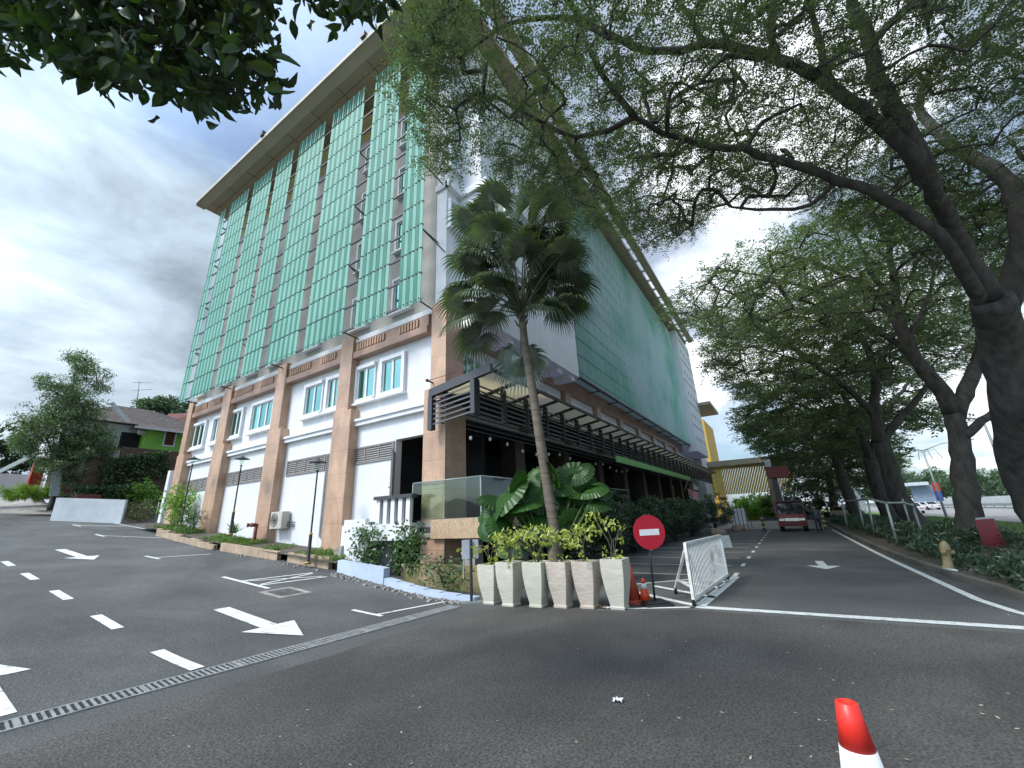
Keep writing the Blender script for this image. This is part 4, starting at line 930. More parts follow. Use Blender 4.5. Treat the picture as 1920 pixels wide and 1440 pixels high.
# ---------------------------------------------------------------- fan palm
PB = np.array([9.95, 5.35, 0.])
root = thing('fan_palm', 'tall slender fan palm rising from the big leaves before the glass corner', 'palm')
def palm_pt(x, y, z): # on a vertical sheet through the palm, facing the camera
    d = ray(x, y); n = unit(np.array([PB[0], PB[1], 0])); t = (PB @ n) / (d @ n); return C0 + t * d
tp = [PB, palm_pt(1039, 1000, 0), palm_pt(1028, 920, 0), palm_pt(1012, 820, 0), palm_pt(1000, 740, 0), palm_pt(985, 650, 0), palm_pt(978, 590, 0)]
q = smooth_line(tp, .12); m = MB(); rr_ = np.linspace(.155, .105, len(q)); rr_[:4] += [.05, .03, .02, .01]; rr_ = rr_ + .006 * (np.arange(len(q)) % 2)
m.tube(q, list(rr_), 14); m.build('trunk', palmbark, root)
cc = q[-1]; m = MB(); VF = []
rp = np.random.default_rng(31)
hubs = []
for x, y, ny in [(880, 470, 1), (860, 540, 1), (850, 600, 1), (900, 420, 1), (950, 400, 1), (1000, 410, 1), (1050, 430, 1), (1080, 480, 1), (1070, 545, 1), (1050, 610, 1), (920, 480, 1), (980, 450, 1), (1030, 480, 1), (880, 640, 1), (1010, 540, 1), (930, 560, 1), (975, 690, .3), (900, 510, 1), (1065, 505, 1), (955, 440, 1), (865, 500, 1), (1020, 440, 1), (910, 590, 1), (890, 580, 1), (940, 380, 1), (1000, 385, 1), (870, 430, 1), (1060, 400, 1), (1095, 520, 1), (845, 560, 1), (1090, 590, 1), (1030, 600, .6), (915, 440, 1), (1040, 445, 1)]:
    p = palm_pt(x, y, 0); depth = rp.normal() * .55
    p = p + unit(np.array([PB[0], PB[1], 0])) * depth
    hubs.append(p)
for _ in range(26):
    a = rp.uniform(0, 6.28); r = rp.uniform(.25, 1.0); hubs.append(palm_pt(968 + 112 * r * math.cos(a), 490 + 92 * r * math.sin(a) - 12, 0) + unit(np.array([PB[0], PB[1], 0])) * rp.normal() * .9)
for hb in hubs:
    d = hb - cc; L = np.linalg.norm(d); out_d = unit(d * np.array([1, 1, .6]))
    hub = cc + d * .84 + np.array([0, 0, .16])
    pts = [cc + (hub - cc) * t + np.array([0, 0, .25 * math.sin(math.pi * t * .9)]) for t in np.linspace(0, 1, 6)]
    m.tube(pts, [.022, .02, .018, .016, .014, .012], 5)
    # fan of split, drooping segments
    R = .72 + .20 * rp.random(); ax = unit(out_d + np.array([0, 0, -.25])); side = unit(np.cross(ax, [0, 0, 1.])); nrm_ = unit(np.cross(side, ax))
    side = unit(side + nrm_ * rp.normal() * .35); nrm_ = unit(np.cross(side, ax))
    ns = 42
    for k in range(ns):
        a = (k / (ns - 1) - .5) * rad(290); dr = ax * math.cos(a) + side * math.sin(a); tg = -ax * math.sin(a) + side * math.cos(a)
        w1 = R * .050; Rr = R * (.85 + .25 * math.cos(a * .5)) * (.92 + .16 * rp.random())
        pl = []
        for t, wv, up_, dn in ((.03, .12, 0, 0), (.30, .75, .10, 0), (.58, 1.0, .13, .02), (.80, .6, .08, .12), (1.0, .03, .0, .34)):
            c = hub + dr * Rr * t + nrm_ * up_ * R - np.array([0, 0, 1]) * dn * R
            pl.append(c + tg * w1 * wv); pl.append(c - tg * w1 * wv + nrm_ * .012)
        VF.append((np.array(pl), np.array([(2 * i, 2 * i + 1, 2 * i + 3, 2 * i + 2) for i in range(4)])))
m.build('leaf_stalk', mat('palm_stalk', (.10, .12, .05), None, 5, .6), root)
V, F = join(VF); np_mesh('crown', V, F, leaf_palm, root)
# old sheaths below the crown
s = MB(); 
for k in range(9):
    a = k * 2.4; z = -.15 - .05 * k; c = cc + np.array([0, 0, z]); s.tube([c, c + np.array([math.cos(a) * .14, math.sin(a) * .14, .12]), c + np.array([math.cos(a) * .22, math.sin(a) * .22, .30])], [.05, .04, .015], 5)
s.build('leaf_sheath', palmbark, root)
rebase(root, PB)

# ---------------------------------------------------------------- ruffled fan plant round the palm
root = thing('ruffled_fan_plant', 'clump of huge round pleated green leaves around the palm trunk', 'plant')
st = MB(); VF = []
spec = [(955, 925, .55, -.5), (925, 960, .5, -1.), (985, 945, .45, .2), (1000, 975, .42, .3), (960, 1005, .5, -.3), (1080, 895, .50, .7), (1115, 915, .42, 1.0), (1060, 935, .5, .4), (1100, 955, .5, .8), (1070, 975, .42, .5), (1035, 880, .4, .1), (1120, 940, .4, 1.1), (935, 985, .4, -.8), (1045, 955, .42, .3), (1090, 880, .4, .8), (1010, 925, .4, .0), (975, 900, .35, -.2), (920, 935, .4, -.9), (965, 960, .36, -.1), (940, 945, .42, -.6), (1105, 975, .34, .9), (1010, 890, .36, -.2), (1060, 905, .4, .2), (1130, 915, .32, 1.2), (990, 1005, .36, .1), (915, 985, .32, -1.1), (1030, 985, .38, .2), (1085, 925, .36, .5)]
fc = unit(np.array([-PB[0], -PB[1], 1.0]))
for i, (x, y, R, sd) in enumerate(spec):
    d = ray(x, y); n = unit(np.array([PB[0], PB[1], 0])); off = -.35 + .7 * rp.random(); t = ((PB + np.array([.25, .2, 0])) @ n + off) / (d @ n); p = C0 + t * d
    right = np.array([n[1], -n[0], 0]); ax = unit(right * sd * .9 + np.array([0, 0, .25 + .5 * rp.random()]) - n * .35 + rp.normal(size=3) * .18)
    nn = unit(-n * .7 + np.array([0, 0, .75]) + right * sd * .25 + rp.normal(size=3) * .38); side = unit(np.cross(nn, ax)); ax = unit(np.cross(side, nn))
    R *= 1.0 + .2 * rp.random(); c = p - ax * R * .25
    st.tube([PB + [.1, .1, .4], (PB + c) / 2 + np.array([0, 0, .25]), c], [.02, .018, .014], 5)
    ns = 44; ring = [.04, .35, .7, 1.0]; pts = []
    for a_i in range(ns + 1):
        a = (a_i / ns - .5) * rad(300); fold = (.012 if a_i % 2 else -.012)
        for r_ in ring:
            rr2 = R * r_ * (1 + .10 * math.cos(a)); rr2 *= 1 + (rp.normal() * .03 + (.03 if a_i % 2 else 0) if r_ == 1.0 else 0)
            pts.append(c + (ax * math.cos(a) + side * math.sin(a)) * rr2 + nn * (fold * R * r_ + R * .16 * math.sin(r_ * 2.2) - .22 * R * r_ ** 2) - np.array([0, 0, 1]) * R * .18 * r_ ** 2)
    f = [(a * 4 + k, a * 4 + k + 1, a * 4 + k + 5, a * 4 + k + 4) for a in range(ns) for k in range(3)]
    VF.append((np.array(pts), np.array(f)))
st.build('stem', mat('green_stalk', (.09, .13, .04), None, 5, .6), root)
V, F = join(VF); np_mesh('foliage', V, F, leaf_fan, root, False); rebase(root, (PB[0], PB[1], 0))

# ---------------------------------------------------------------- generic shrub builder
def shrub(name, label, cat, pts, n, spread, L, Wd, lm, stems, group=None, flat=.8, seed=1, broadl=False, base=None, hang=0., twig=.006, part='foliage', rise=.2):
    rng = np.random.default_rng(seed); root = thing(name, label, cat, (0, 0, 0), group)
    m, tips, dirs = grow(stems, np.asarray(pts), rng, twig, rise=rise, maxr=.03)
    m.build('stem', barkd, root)
    if broadl: V, F = broad(tips, n, np.asarray(spread), L, Wd, rng, hang)
    else: V, F = leaves_at(tips, n, spread, L, Wd, flat, .1, hang, rng)
    np_mesh(part, V, F, lm, root, broadl)
    return rebase(root, base if base is not None else stems[0][0][0])
def cloud(c, r, n, rng, zmin=None):
    q = unit(rng.normal(size=(n, 3))) * (rng.random((n, 1)) ** .4) * np.asarray(r) + np.asarray(c)
    if zmin is not None: q[:, 2] = np.maximum(q[:, 2], zmin)
    return q
rs = np.random.default_rng(77)
# dark hedge between the parking bays and the terrace
for i, (x, y, hgt, rx, ry) in enumerate([(14.3, 6.55, 2.0, 1.2, .75), (17.0, 6.5, 2.35, 1.6, .8), (20.3, 6.45, 2.25, 1.8, .85), (24.0, 6.4, 2.5, 2.0, .9), (28.2, 6.3, 2.55, 2.2, .95), (32.8, 6.1, 2.6, 2.3, 1.0), (38.5, 5.3, 2.9, 3.0, 1.6)]):
    pts = cloud((x, y, hgt * .55), (rx, ry, hgt * .5), 150, rs, .15)
    lab = ['small dark shrub nearest the potted plants, behind the sign', 'dark bushy shrub second from the pots below the canopy', 'dark shrub left of the red sign disc along the bays', 'dark spreading shrub in the middle of the bay row', 'tall dark shrub fifth along the bays below the green strip', 'tall dark shrub sixth along the bays, before the striped flag', 'last dark shrub at the far end of the bays by a boulder'][i]
    shrub('hedge_shrub', lab, 'shrub', pts, 60, (.34, .34, .2), .14, .05, leaf_hedge, [([(x - .3, y, 0), (x - .35, y, .5), (x - .5, y, hgt * .6)], .05, .02), ([(x + .3, y, 0), (x + .4, y, .5), (x + .7, y, hgt * .6)], .05, .02), ([(x, y, 0), (x, y + .1, hgt * .7)], .05, .02)], 'dark shrubs along the parking bays', seed=40 + i, base=(x, y, 0))

# ---------------------------------------------------------------- planters with straggly shrubs
pots = [(915, 1134, potm, .80), (951, 1138, potm, .86), (1003, 1140, potm2, .86), (1050, 1141, potm3, .86), (1100, 1142, potm3, .86), (1157, 1144, potm, .90)]
plab = ['cream planter at the left end of the row, half hidden by its neighbour', 'pale cream planter second from the left, sparse shrub', 'greenish stained planter between the pale cream and brown stained ones', 'planter with brown and white streaks, fourth along the row', 'brown stained planter with upright shrub beside the tallest planter', 'tallest cream planter at the right end by the orange cones']
for i, (px, py, pm, hh) in enumerate(pots):
    c = onz(px, py); x, y = c[0] + .16, c[1]
    root = thing('planter', plab[i], 'planter', (x, y, 0), 'tapered planters in a row', rad(rs.normal() * 2.5))
    b = MB(); prof = [(.145, 0), (.15, .045), (.135, .05), (.16, .18 * hh / .86), (.20, .45 * hh), (.226, .72 * hh), (.232, hh), (.195, hh), (.19, hh - .07)]
    k = len(prof); b.lathe(prof, 4, (0, 0, 0), 0, True, math.pi / 4)
    b.build('pot', pm, root, .008)
    b = MB(); b.box(-.185, .185, -.185, .185, hh - .10, hh - .065); b.build('soil', soil, root)
    rg = np.random.default_rng(200 + i)
    hpl = [.50, .52, .58, .62, .60, .66][i]
    st = []; tips0 = []
    for k in range(4):
        a = rg.uniform(0, 6.28); r = rg.uniform(.12, .34)
        mid = np.array([math.cos(a) * r * .5 + rg.normal() * .05, math.sin(a) * r * .5 + rg.normal() * .05, hh + hpl * .5]); top = np.array([math.cos(a) * r, math.sin(a) * r * 1.3, hh + hpl * rg.uniform(.7, 1.)])
        st.append(([(rg.normal() * .03, rg.normal() * .03, hh - .08), mid, top], .012, .006)); tips0.append(top)
    pts = []
    for tpt in tips0: pts += list(tpt + rg.normal(size=(8, 3)) * [.11, .13, .08])
    pts += list(np.array([0, 0, hh + .1]) + rg.normal(size=(5, 3)) * [.1, .1, .06])
    m, tips, dirs = grow(st, np.array(pts), rg, .0035, rise=.1)
    sm = m.build('stem', mat('pale_twig', (.16, .13, .10), None, 6, .9), root)
    V, F = broad(tips, 8, np.array([.045, .045, .035]), .10, .05, rg, .2); np_mesh('foliage', V, F, leaf_yel, root, True)

# ---------------------------------------------------------------- cones
def cone(name, label, base, h, r0, r1, bands, bw, group=None, basem=None):
    root = thing(name, label, 'traffic cone', base, group)
    for zz0, zz1, mt, nm in bands:
        f = lambda z: r0 + (r1 - r0) * z / h
        b = MB(); n = 28; top = zz1 >= h - 1e-6; e = .0015 if nm == 'band' else 0
        pr = [(f(zz0) + e, zz0), (f(zz1) + e, zz1)] + ([(f(h) - .012, h + .004), (f(h) - .014, h - .06)] if top else [])
        b.lathe(pr, n); b.build(nm, mt, root)
    if bw:
        b = MB(); b.box(-bw, bw, -bw, bw, 0, .035); b.lathe([(r0 + .03, .035), (r0 + .005, .06)], 24); b.build('base', basem or bands[0][2], root, .008)
    return root
cn = ond(1586, 1312, 1.0); # top of the near cone sits .9 m up
dd = ray(1587, 1318); t = (.90 - H) / dd[2]; cp_ = C0 + t * dd
cone('traffic_cone', 'nearest traffic cone in the foreground, red tip over white', (cp_[0], cp_[1], .004), .9, .17, .042, [(.04, .40, redcone, 'body'), (.40, .735, whiteref, 'band'), (.735, .9, redcone, 'body')], .21)
c = onz(1211, 1131); cone('traffic_cone', 'small bright orange cone with a white collar at the sign post', (c[0], c[1], .0), .46, .125, .028, [(.03, .27, orange, 'body'), (.27, .37, whiteref, 'band'), (.37, .46, orange, 'body')], .16)
c = onz(1186, 1132); cone('traffic_cone', 'larger faded orange cone half hidden behind the end planter', (c[0] + .15, c[1] + .05, .0), .78, .20, .04, [(.03, .78, redorange, 'body')], .24)

# ---------------------------------------------------------------- no-entry sign
c = onz(1229, 1134); root = thing('no_entry_sign', 'round red no entry sign on a black post with square base', 'road sign', (c[0], c[1], 0))
vd = unit(np.array([-c[0], -c[1], 0])); yaw = math.atan2(vd[1], vd[0]) + rad(22)
root.rotation_euler.z = yaw
b = MB(); b.box(-.27, .27, -.27, .27, 0, .05); b.box(-.22, .22, -.22, .22, .05, .075); b.build('base', black, root, .01)
b = MB(); b.tube([(0, 0, .07), (0, .05, 1.45)], .022, 10); b.build('post', black, root)
b = MB(); n = 40; R = .34; zc_ = 1.36; b.prism([(.035, .06 + R * math.cos(2 * math.pi * k / n), zc_ + R * math.sin(2 * math.pi * k / n)) for k in range(n)], (.016, 0, 0)); dsk = b.build('disc', redsign, root)
b = MB(); b.box(.0515, .0545, .06 - .21, .06 + .21, zc_ - .065, zc_ + .055); b.build('bar', whitesign, dsk)
b = MB(); b.box(.0, .035, .03, .09, 1.0, 1.36); b.build('bracket', galv, root)

# ---------------------------------------------------------------- signboard seen from behind, beside the pots
c = onz(884, 1131); root = thing('notice_board', 'pale rectangular board on a black post beside the first planter', 'sign board')
nb = unit(np.array([-c[0], -c[1], 0])); sd = np.array([nb[1], -nb[0], 0])
def lp(a, f, z): return np.array([c[0], c[1], 0]) + sd * a + nb * f + np.array([0, 0, z])
b = MB(); b.bar(lp(0, 0, 0), lp(0, 0, 1.32), .05, .04); b.build('post', black, root)
b = MB(); b.bar(lp(.02, -.04, .91), lp(.02, -.04, 1.32), .38, .015, up=tuple(nb)); b.build('board', mat('pale_board', (.52, .55, .60), None, 4, .5), root)
b = MB(); b.bar(lp(.17, -.05, .5), lp(.17, -.05, .95), .025); b.bar(lp(-.26, -.03, .02), lp(.22, -.03, .02), .12, .04); b.build('leg', galv, root)
rebase(root, (c[0], c[1], 0))

# ---------------------------------------------------------------- white barrier
root = thing('road_barrier', 'white rusty metal barrier of upright bars on wheels', 'barrier')
a0 = onz(1300, 1124, .12); a1 = onz(1364, 1078, .12); tp0 = onx(1284, 1020, a0[0] + .05); tp1 = onx(1350, 1004, a1[0] + .05)
A0, A1, T0, T1 = map(Vector, (a0, a1, tp0, tp1))
fr = MB()
for p, q in ((A0, A1), (T0, T1), (A0, T0), (A1, T1)): fr.bar(p, q, .055)
fr.build('frame', rustw, root)
bb = MB(); n = 30
for k in range(1, n): t = k / n; bb.bar(A0.lerp(A1, t), T0.lerp(T1, t), .06, .011, up=(0, 1, 0))
pn = bb.build('bars', mat('mouldy_white_bars', (.74, .75, .72), (.36, .36, .27), 1.6, .6, thr=(.32, .46), stretch=(1, 1, 1.2)), root)
for Tq, Aq, pxl in ((T0, A0, (1268, 1114)), (T1, A1, None)):
    g0 = Vector(onz(*pxl)) if pxl else Aq + (Vector(onz(1268, 1114)) - A0) * .8
    g0.z = .12
    b = MB(); top = Aq.lerp(Tq, .93); b.bar(top, g0, .045); b.bar(Aq.lerp(Tq, .22), top.lerp(g0, .78), .035); b.build('leg', rustw, root)
    for q in (Aq, g0):
        b = MB(); 
        for s_ in (-.016, .016): b.tube([(q.x, q.y + s_ - .008, .062), (q.x, q.y + s_ + .008, .062)], .06, 14)
        b.bar((q.x, q.y, .06), (q.x, q.y, .14), .03); b.build('wheel', rubber, root)
b = MB(); b.hexa([tuple(T1 + Vector((.0, -.02, -.30))), tuple(T1 + Vector((.45, -.20, -.34))), tuple(T1 + Vector((.45, -.19, -.34))), tuple(T1 + Vector((.0, -.01, -.30)))], [tuple(T1), tuple(T1 + Vector((.45, -.16, -.02))), tuple(T1 + Vector((.45, -.15, -.02))), tuple(T1 + Vector((0, .01, 0)))]); b.build('flap', rustw, root)
rebase(root)

# ---------------------------------------------------------------- lamps along the side road
def lamp(loc, h, label):
    r = thing('garden_lamp', label, 'lamp post', loc, 'black garden lamps beside the hotel wall')
    b = MB(); b.lathe([(.10, 0), (.10, .05), (.06, .10), (.055, .9), (.045, .95), (.03, 1.0), (.026, h - .42), (.05, h - .40), (.035, h - .36)], 14); b.build('post', black, r)
    for z in (.02, .93):
        b = MB(); b.lathe([(.105 if z < .1 else .058, z), (.112 if z < .1 else .064, z + .03), (.105 if z < .1 else .058, z + .06)], 14); b.build('gold_ring', brass, r)
    b = MB(); b.lathe([(.05, h - .36), (.12, h - .12), (.12, h - .10)], 8); b.build('lantern', clear_g, r)
    b = MB(); b.lathe([(.31, h - .10), (.30, h - .085), (.06, h), (.02, h + .06)], 12); b.build('cap', darkgrey, r)
    return r
for (px, py, X, label) in ((577, 1058, 8.75, 'black lamp nearest the pots, beside the louvred door'), (431, 1004, 8.9, 'black lamp standing in the spiky plant, middle of three'), (338, 985, 9.0, 'farthest black lamp, in front of the yellow green bush')):
    p = onx(px, py, X); top = onx({577: 593, 431: 449, 338: 361}[px], {577: 862, 431: 857, 338: 857}[px], X)
    lamp((p[0], p[1], p[2]), top[2] - p[2] - .03, label)

# ---------------------------------------------------------------- planter edge, kerb wall, bits along the wall
def wallseg(name, label, cat, pts, th, h0, h1, m, group=None, jag=.0):
    b = MB(); rg = random.Random(3)
    for i in range(len(pts) - 1):
        (x0, y0), (x1, y1) = pts[i], pts[i + 1]; n = max(1, int(abs(y1 - y0) / .5))
        for k in range(n):
            ya, yb = y0 + (y1 - y0) * k / n, y0 + (y1 - y0) * (k + 1) / n; xa, xb = x0 + (x1 - x0) * k / n, x0 + (x1 - x0) * (k + 1) / n
            za, zb = zg(xa, ya), zg(xb, yb); f = (i + k / n) / (len(pts) - 1); h = h0 + (h1 - h0) * f; j = rg.uniform(-jag, jag)
            b.hexa([(xa, ya, za - .1), (xb, yb, zb - .1), (xb + th, yb, zb - .1), (xa + th, ya, za - .1)], [(xa, ya, za + h + j), (xb, yb, zb + h + j), (xb + th, yb, zb + h + j), (xa + th, ya, za + h + j)])
    o = b.build(name, m); tag(o, label, cat, group); return rebase(o)
wallseg('kerb_wall', 'low pale blue painted kerb wall stepping up the side road', 'kerb wall', [(8.02, 6.3), (8.15, 8.0), (8.45, 9.8)], .22, .10, .20, bluepaint)
wallseg('kerb_wall', 'taller pale blue wall block below the climbing plants', 'kerb wall', [(8.46, 9.85), (8.85, 12.5)], .22, .42, .34, bluepaint)
wallseg('planter_wall', 'tan tiled planter edge behind the nearest lamp', 'planter wall', [(9.0, 13.2), (8.95, 15.6)], .15, .36, .30, tile)
wallseg('planter_wall', 'tan tiled planter edge below the air conditioner and middle lamp', 'planter wall', [(8.9, 16.2), (8.75, 20.4)], .15, .30, .32, tile)
wallseg('planter_wall', 'broken tan tiled planter edge beside the yellow green bush', 'planter wall', [(8.7, 20.9), (8.7, 27.5)], .15, .22, .34, tile, None, .05)
p_ = MB()
for i in range(22):
    y0, y1 = 12.6 + i * .85, 12.6 + (i + 1) * .85
    z0, z1 = zg(8.5, y0) + .26, zg(8.5, y1) + .26
    p_.add([(8.85, y0, z0), (10.36, y0, z0 + .08), (10.36, y1, z1 + .08), (8.85, y1, z1)], [(0, 1, 2, 3)])
tag(p_.build('planting_bed', dirt), kind='structure')
# rubble at the foot of the wall
rg = random.Random(17)
def rock(label, x, y, z, r, m, name='boulder', cat='rock', group=None, sq=.6):
    b = MB(); b.ball((0, 0, 0), r, 5, (1, 1, sq)); b.v = [(a * (1 + rg.uniform(-.18, .18)), c * (1 + rg.uniform(-.18, .18)), d * (1 + rg.uniform(-.2, .2))) for a, c, d in b.v]
    o = b.build(name, m); o.location = (x, y, z + r * sq * .5); tag(o, label, cat, group); return o
b = MB(); 
for (y, x, w_, h_) in ((13.05, 9.3, .35, .75),): b.hexa([(x, y, .3), (x + .5, y, .3), (x + .5, y + w_, .3), (x, y + w_, .3)], [(x + .08, y + .05, .35 + h_), (x + .5, y, .4 + h_), (x + .45, y + w_, .25 + h_), (x + .02, y + w_, .3 + h_)])
rebase(tag(b.build('broken_block', rubble), 'broken white concrete block beside the second stone column', 'concrete block'))
gr = MB()
for k in range(220):
    if rg.random() < .75: x, y = 8.0 + rg.gauss(0, .12) + max(0, (rg.random() * 5.8)) * .0, 6.5 + rg.random() * 6; x += (y - 6.5) * .12 - .12
    else: x, y = 8.65 + rg.gauss(0, .1), 13 + rg.random() * 14
    z = zg(x, y); r = rg.uniform(.012, .04)
    gr.box(x - r, x + r * rg.uniform(.6, 1.4), y - r, y + r * rg.uniform(.6, 1.5), z, z + r * rg.uniform(.6, 1.2))
tag(gr.build('gravel', rubble), 'pale broken gravel scattered along the foot of the kerb wall', 'gravel', kind='stuff')
# grating across the side road
root = thing('drain_grating', 'long steel grating set across the foot of the side road', 'drain grating')
d0, d1 = Vector((-1.6, 7.18, .006)), Vector((7.55, 6.45, .006)); dv = (d1 - d0); L_ = dv.length; dv.normalize(); nv = Vector((-dv.y, dv.x, 0))
b = MB(); b.bar(d0 + nv * .17 + Vector((0, 0, .002)), d1 + nv * .17 + Vector((0, 0, .002)), .035, .016); b.bar(d0 - nv * .17 + Vector((0, 0, .002)), d1 - nv * .17 + Vector((0, 0, .002)), .035, .016); b.build('frame', steel, root)
b = MB(); k = 0
while k * .062 < L_ - .03:
    p = d0 + dv * (k * .062 + .03); b.bar(p - nv * .155 + Vector((0, 0, .003)), p + nv * .155 + Vector((0, 0, .003)), .026 if k % 16 else .05, .012); k += 1
b.build('bars', steel, root)
b = MB(); b.add([tuple(d0 - nv * .15 + Vector((0, 0, .001))), tuple(d1 - nv * .15 + Vector((0, 0, .001))), tuple(d1 + nv * .15 + Vector((0, 0, .001))), tuple(d0 + nv * .15 + Vector((0, 0, .001)))], [(0, 1, 2, 3)]); b.build('channel', darkint, root)
rebase(root)
# square manhole in the side road
root = thing('manhole_cover', 'worn square manhole cover with cracked surround on the side road', 'manhole')
x, y = 6.35, 10.98; z = zg(x, y) + .004; b = MB(); b.add([(x - .42, y - .5, zg(x, y - .5) + .006), (x + .42, y - .5, zg(x, y - .5) + .006), (x + .42, y + .5, zg(x, y + .5) + .006), (x - .42, y + .5, zg(x, y + .5) + .006)], [(0, 1, 2, 3)]); b.build('surround', rubble, root)
b = MB(); b.add([(x - .28, y - .36, zg(x, y - .36) + .012), (x + .28, y - .36, zg(x, y - .36) + .012), (x + .28, y + .36, zg(x, y + .36) + .012), (x - .28, y + .36, zg(x, y + .36) + .012)], [(0, 1, 2, 3)]); b.build('cover', mat('worn_iron', (.10, .10, .10), (.05, .05, .05), 8, .7), root)
rebase(root)
# air conditioner outdoor unit on the second column
root = thing('air_conditioner', 'beige outdoor air conditioner unit fixed low on the wall', 'air conditioner')
q = onx(520, 975, 10.0); x, y, z = 10.0, q[1], q[2]
b = MB(); b.box(9.93, 10.28, y - .45, y + .45, z - .36, z + .34); body = b.build('casing', acm, root, .015)
b = MB(); n = 24
for R in (.27, .2, .13, .06): b.tube([(9.918, y + .12 + R * math.cos(2 * math.pi * k / n), z + R * math.sin(2 * math.pi * k / n)) for k in range(n + 1)], .008, 5)
for k in range(8): b.bar((9.918, y + .12, z), (9.918, y + .12 + .27 * math.cos(k * .785), z + .27 * math.sin(k * .785)), .01)
b.build('fan_grille', darkgrey, body)
b = MB()
for s_ in (-.3, .3): b.bar((9.9, y + s_, z - .38), (10.34, y + s_, z - .38), .04)
b.build('bracket', galv, root)
b = MB()
for k in range(3): b.tube([(10.2, y - .45, z - .1 - .08 * k), (10.25, y - .75 - .03 * k, z - .12 - .08 * k), (10.33, y - .8, z - .12 - .08 * k)], .018, 6)
b.build('pipe', black, root); rebase(root)
# rusty breeching inlets
for (px, py, X, lab) in ((481, 985, 9.6, 'rusty red standpipe inlet in front of the middle column'), (178, 973, 9.3, 'rusty standpipe inlet beside the far end column')):
    q = onx(px, py, X); root = thing('standpipe_inlet', lab, 'standpipe', (0, 0, 0), 'rusty standpipe inlets')
    zb = zg(9, q[1]) + .2
    b = MB(); b.tube([(X, q[1], zb), (X, q[1], q[2])], .06, 10); b.build('pipe', rust, root)
    for s_ in (-.13, .13):
        b = MB(); b.tube([(X, q[1] + s_ * .4, q[2]), (X - .14, q[1] + s_, q[2] + .03), (X - .26, q[1] + s_ * 1.3, q[2] + .02)], [.07, .07, .075], 10); b.tube([(X - .26, q[1] + s_ * 1.3, q[2] + .02), (X - .30, q[1] + s_ * 1.36, q[2] + .02)], .09, 10); b.build('valve', rust, root)
    rebase(root)

# ---------------------------------------------------------------- plants along the wall
def hangvine(label, px0, px1, py0, py1, X, n, seed, L=.12, group='climbing plants below the balcony'):
    rg_ = np.random.default_rng(seed); pts = []
    for _ in range(n):
        u_, v_ = rg_.random(), rg_.random(); x = px0 + (px1 - px0) * u_; y = py0 + (py1 - py0) * v_ + 14 * (u_ - .5) ** 2
        pts.append(onx(x, y, X + rg_.normal() * .12))
    top = onx((px0 + px1) / 2, py0, X + .2); bot = onx((px0 + px1) / 2, py1, X + .2)
    return shrub('climbing_plant', label, 'climbing plant', pts, 8, (.10, .12, .10), L, L * .55, leaf_mid, [([bot, (np.array(bot) + top) / 2 + [0, .2, 0], top], .015, .008)], group, seed=seed, broadl=True, hang=.5, base=bot)
hangvine('left climbing plant with silvery pale patches on the blue kerb wall', 662, 712, 990, 1068, 9.3, 130, 61)
hangvine('right darker climbing plant trailing over the end of the blue wall', 735, 790, 985, 1072, 9.0, 150, 62)
hangvine('ivy straggling over the tan wall beside the notice board', 795, 870, 1045, 1100, 8.75, 80, 63, .08)
def wallslab(label, Xw, y0, y1, z0, z1, m, name='low_wall'):
    b = MB(); b.box(Xw, Xw + .2, y0, y1, z0, z1); return rebase(tag(b.build(name, m), label, 'wall'))
wallslab('mossy tan low wall under the terrace behind the notice board', 9.05, 6.6, 9.8, 0, .62, mat('mossy_wall', (.40, .30, .17), (.16, .16, .06), 2.2, .9, .4))
for (px, py, X, r, lm, lab, nm, n, L) in ((338, 945, 9.7, (.75, .9, 1.05), leaf_lime, 'tall yellow green bush behind the farthest lamp', 'bush', 130, .17), (362, 975, 9.4, (.5, .6, .5), leaf_mid, 'mid green low bush at the foot of the yellow green bush', 'bush', 60, .12), (262, 965, 10.4, (1.1, 1.2, .9), leaf_mid, 'rounded dark bush beside the white low wall', 'bush', 120, .14), (268, 925, 11.2, (1.0, 1.0, 1.0), leaf_lime, 'taller pale green bush behind the rounded bush', 'bush', 80, .2)):
    q = onx(px, py, X); gz = zg(min(9, X), q[1]) + .1
    shrub(nm, lab, 'bush', cloud(q, r, n, rs, gz + .1), 9, (.16, .16, .14), L, L * .42, lm, [([(q[0], q[1], gz - .1), (q[0] + .1, q[1], (gz + q[2]) / 2), (q[0], q[1], q[2] + r[2] * .5)], .04, .012), ([(q[0], q[1] + .1, gz - .1), (q[0] + .3, q[1] + .3, q[2])], .03, .01)], seed=int(px), broadl=True, hang=.1, base=(q[0], q[1], gz - .1))
def spiky(label, x, y, z, n, L, w, lm, seed, name='agave', cat='spiky plant'):
    rg_ = np.random.default_rng(seed); VF = []
    for k in range(n):
        a = rg_.uniform(0, 6.28); e = rg_.uniform(.35, 1.4); l = L * rg_.uniform(.7, 1.1); d = np.array([math.cos(a) * math.cos(e), math.sin(a) * math.cos(e), math.sin(e)]); s = unit(np.cross(d, [0, 0, 1.0])); P0 = np.array([x, y, z]) + rg_.normal(size=3) * [.05, .05, 0]
        pl = []
        for t, ww in ((0, .7), (.35, 1), (.7, .6), (1, .04)):
            c = P0 + d * l * t - np.array([0, 0, 1]) * l * .25 * t * t; pl += [c + s * w * ww / 2, c - s * w * ww / 2]
        VF.append((np.array(pl), np.array([(2 * i, 2 * i + 1, 2 * i + 3, 2 * i + 2) for i in range(3)])))
    V, F = join(VF); o = np_mesh(name, V, F, lm); tag(o, label, cat); return rebase(o, (x, y, z))
q = onx(434, 998, 9.15); spiky('spiky green agave growing round the middle lamp', q[0] + .1, q[1], q[2] - .05, 30, .75, .06, leaf_mid, 5)
V, F = [], []
tuft = []
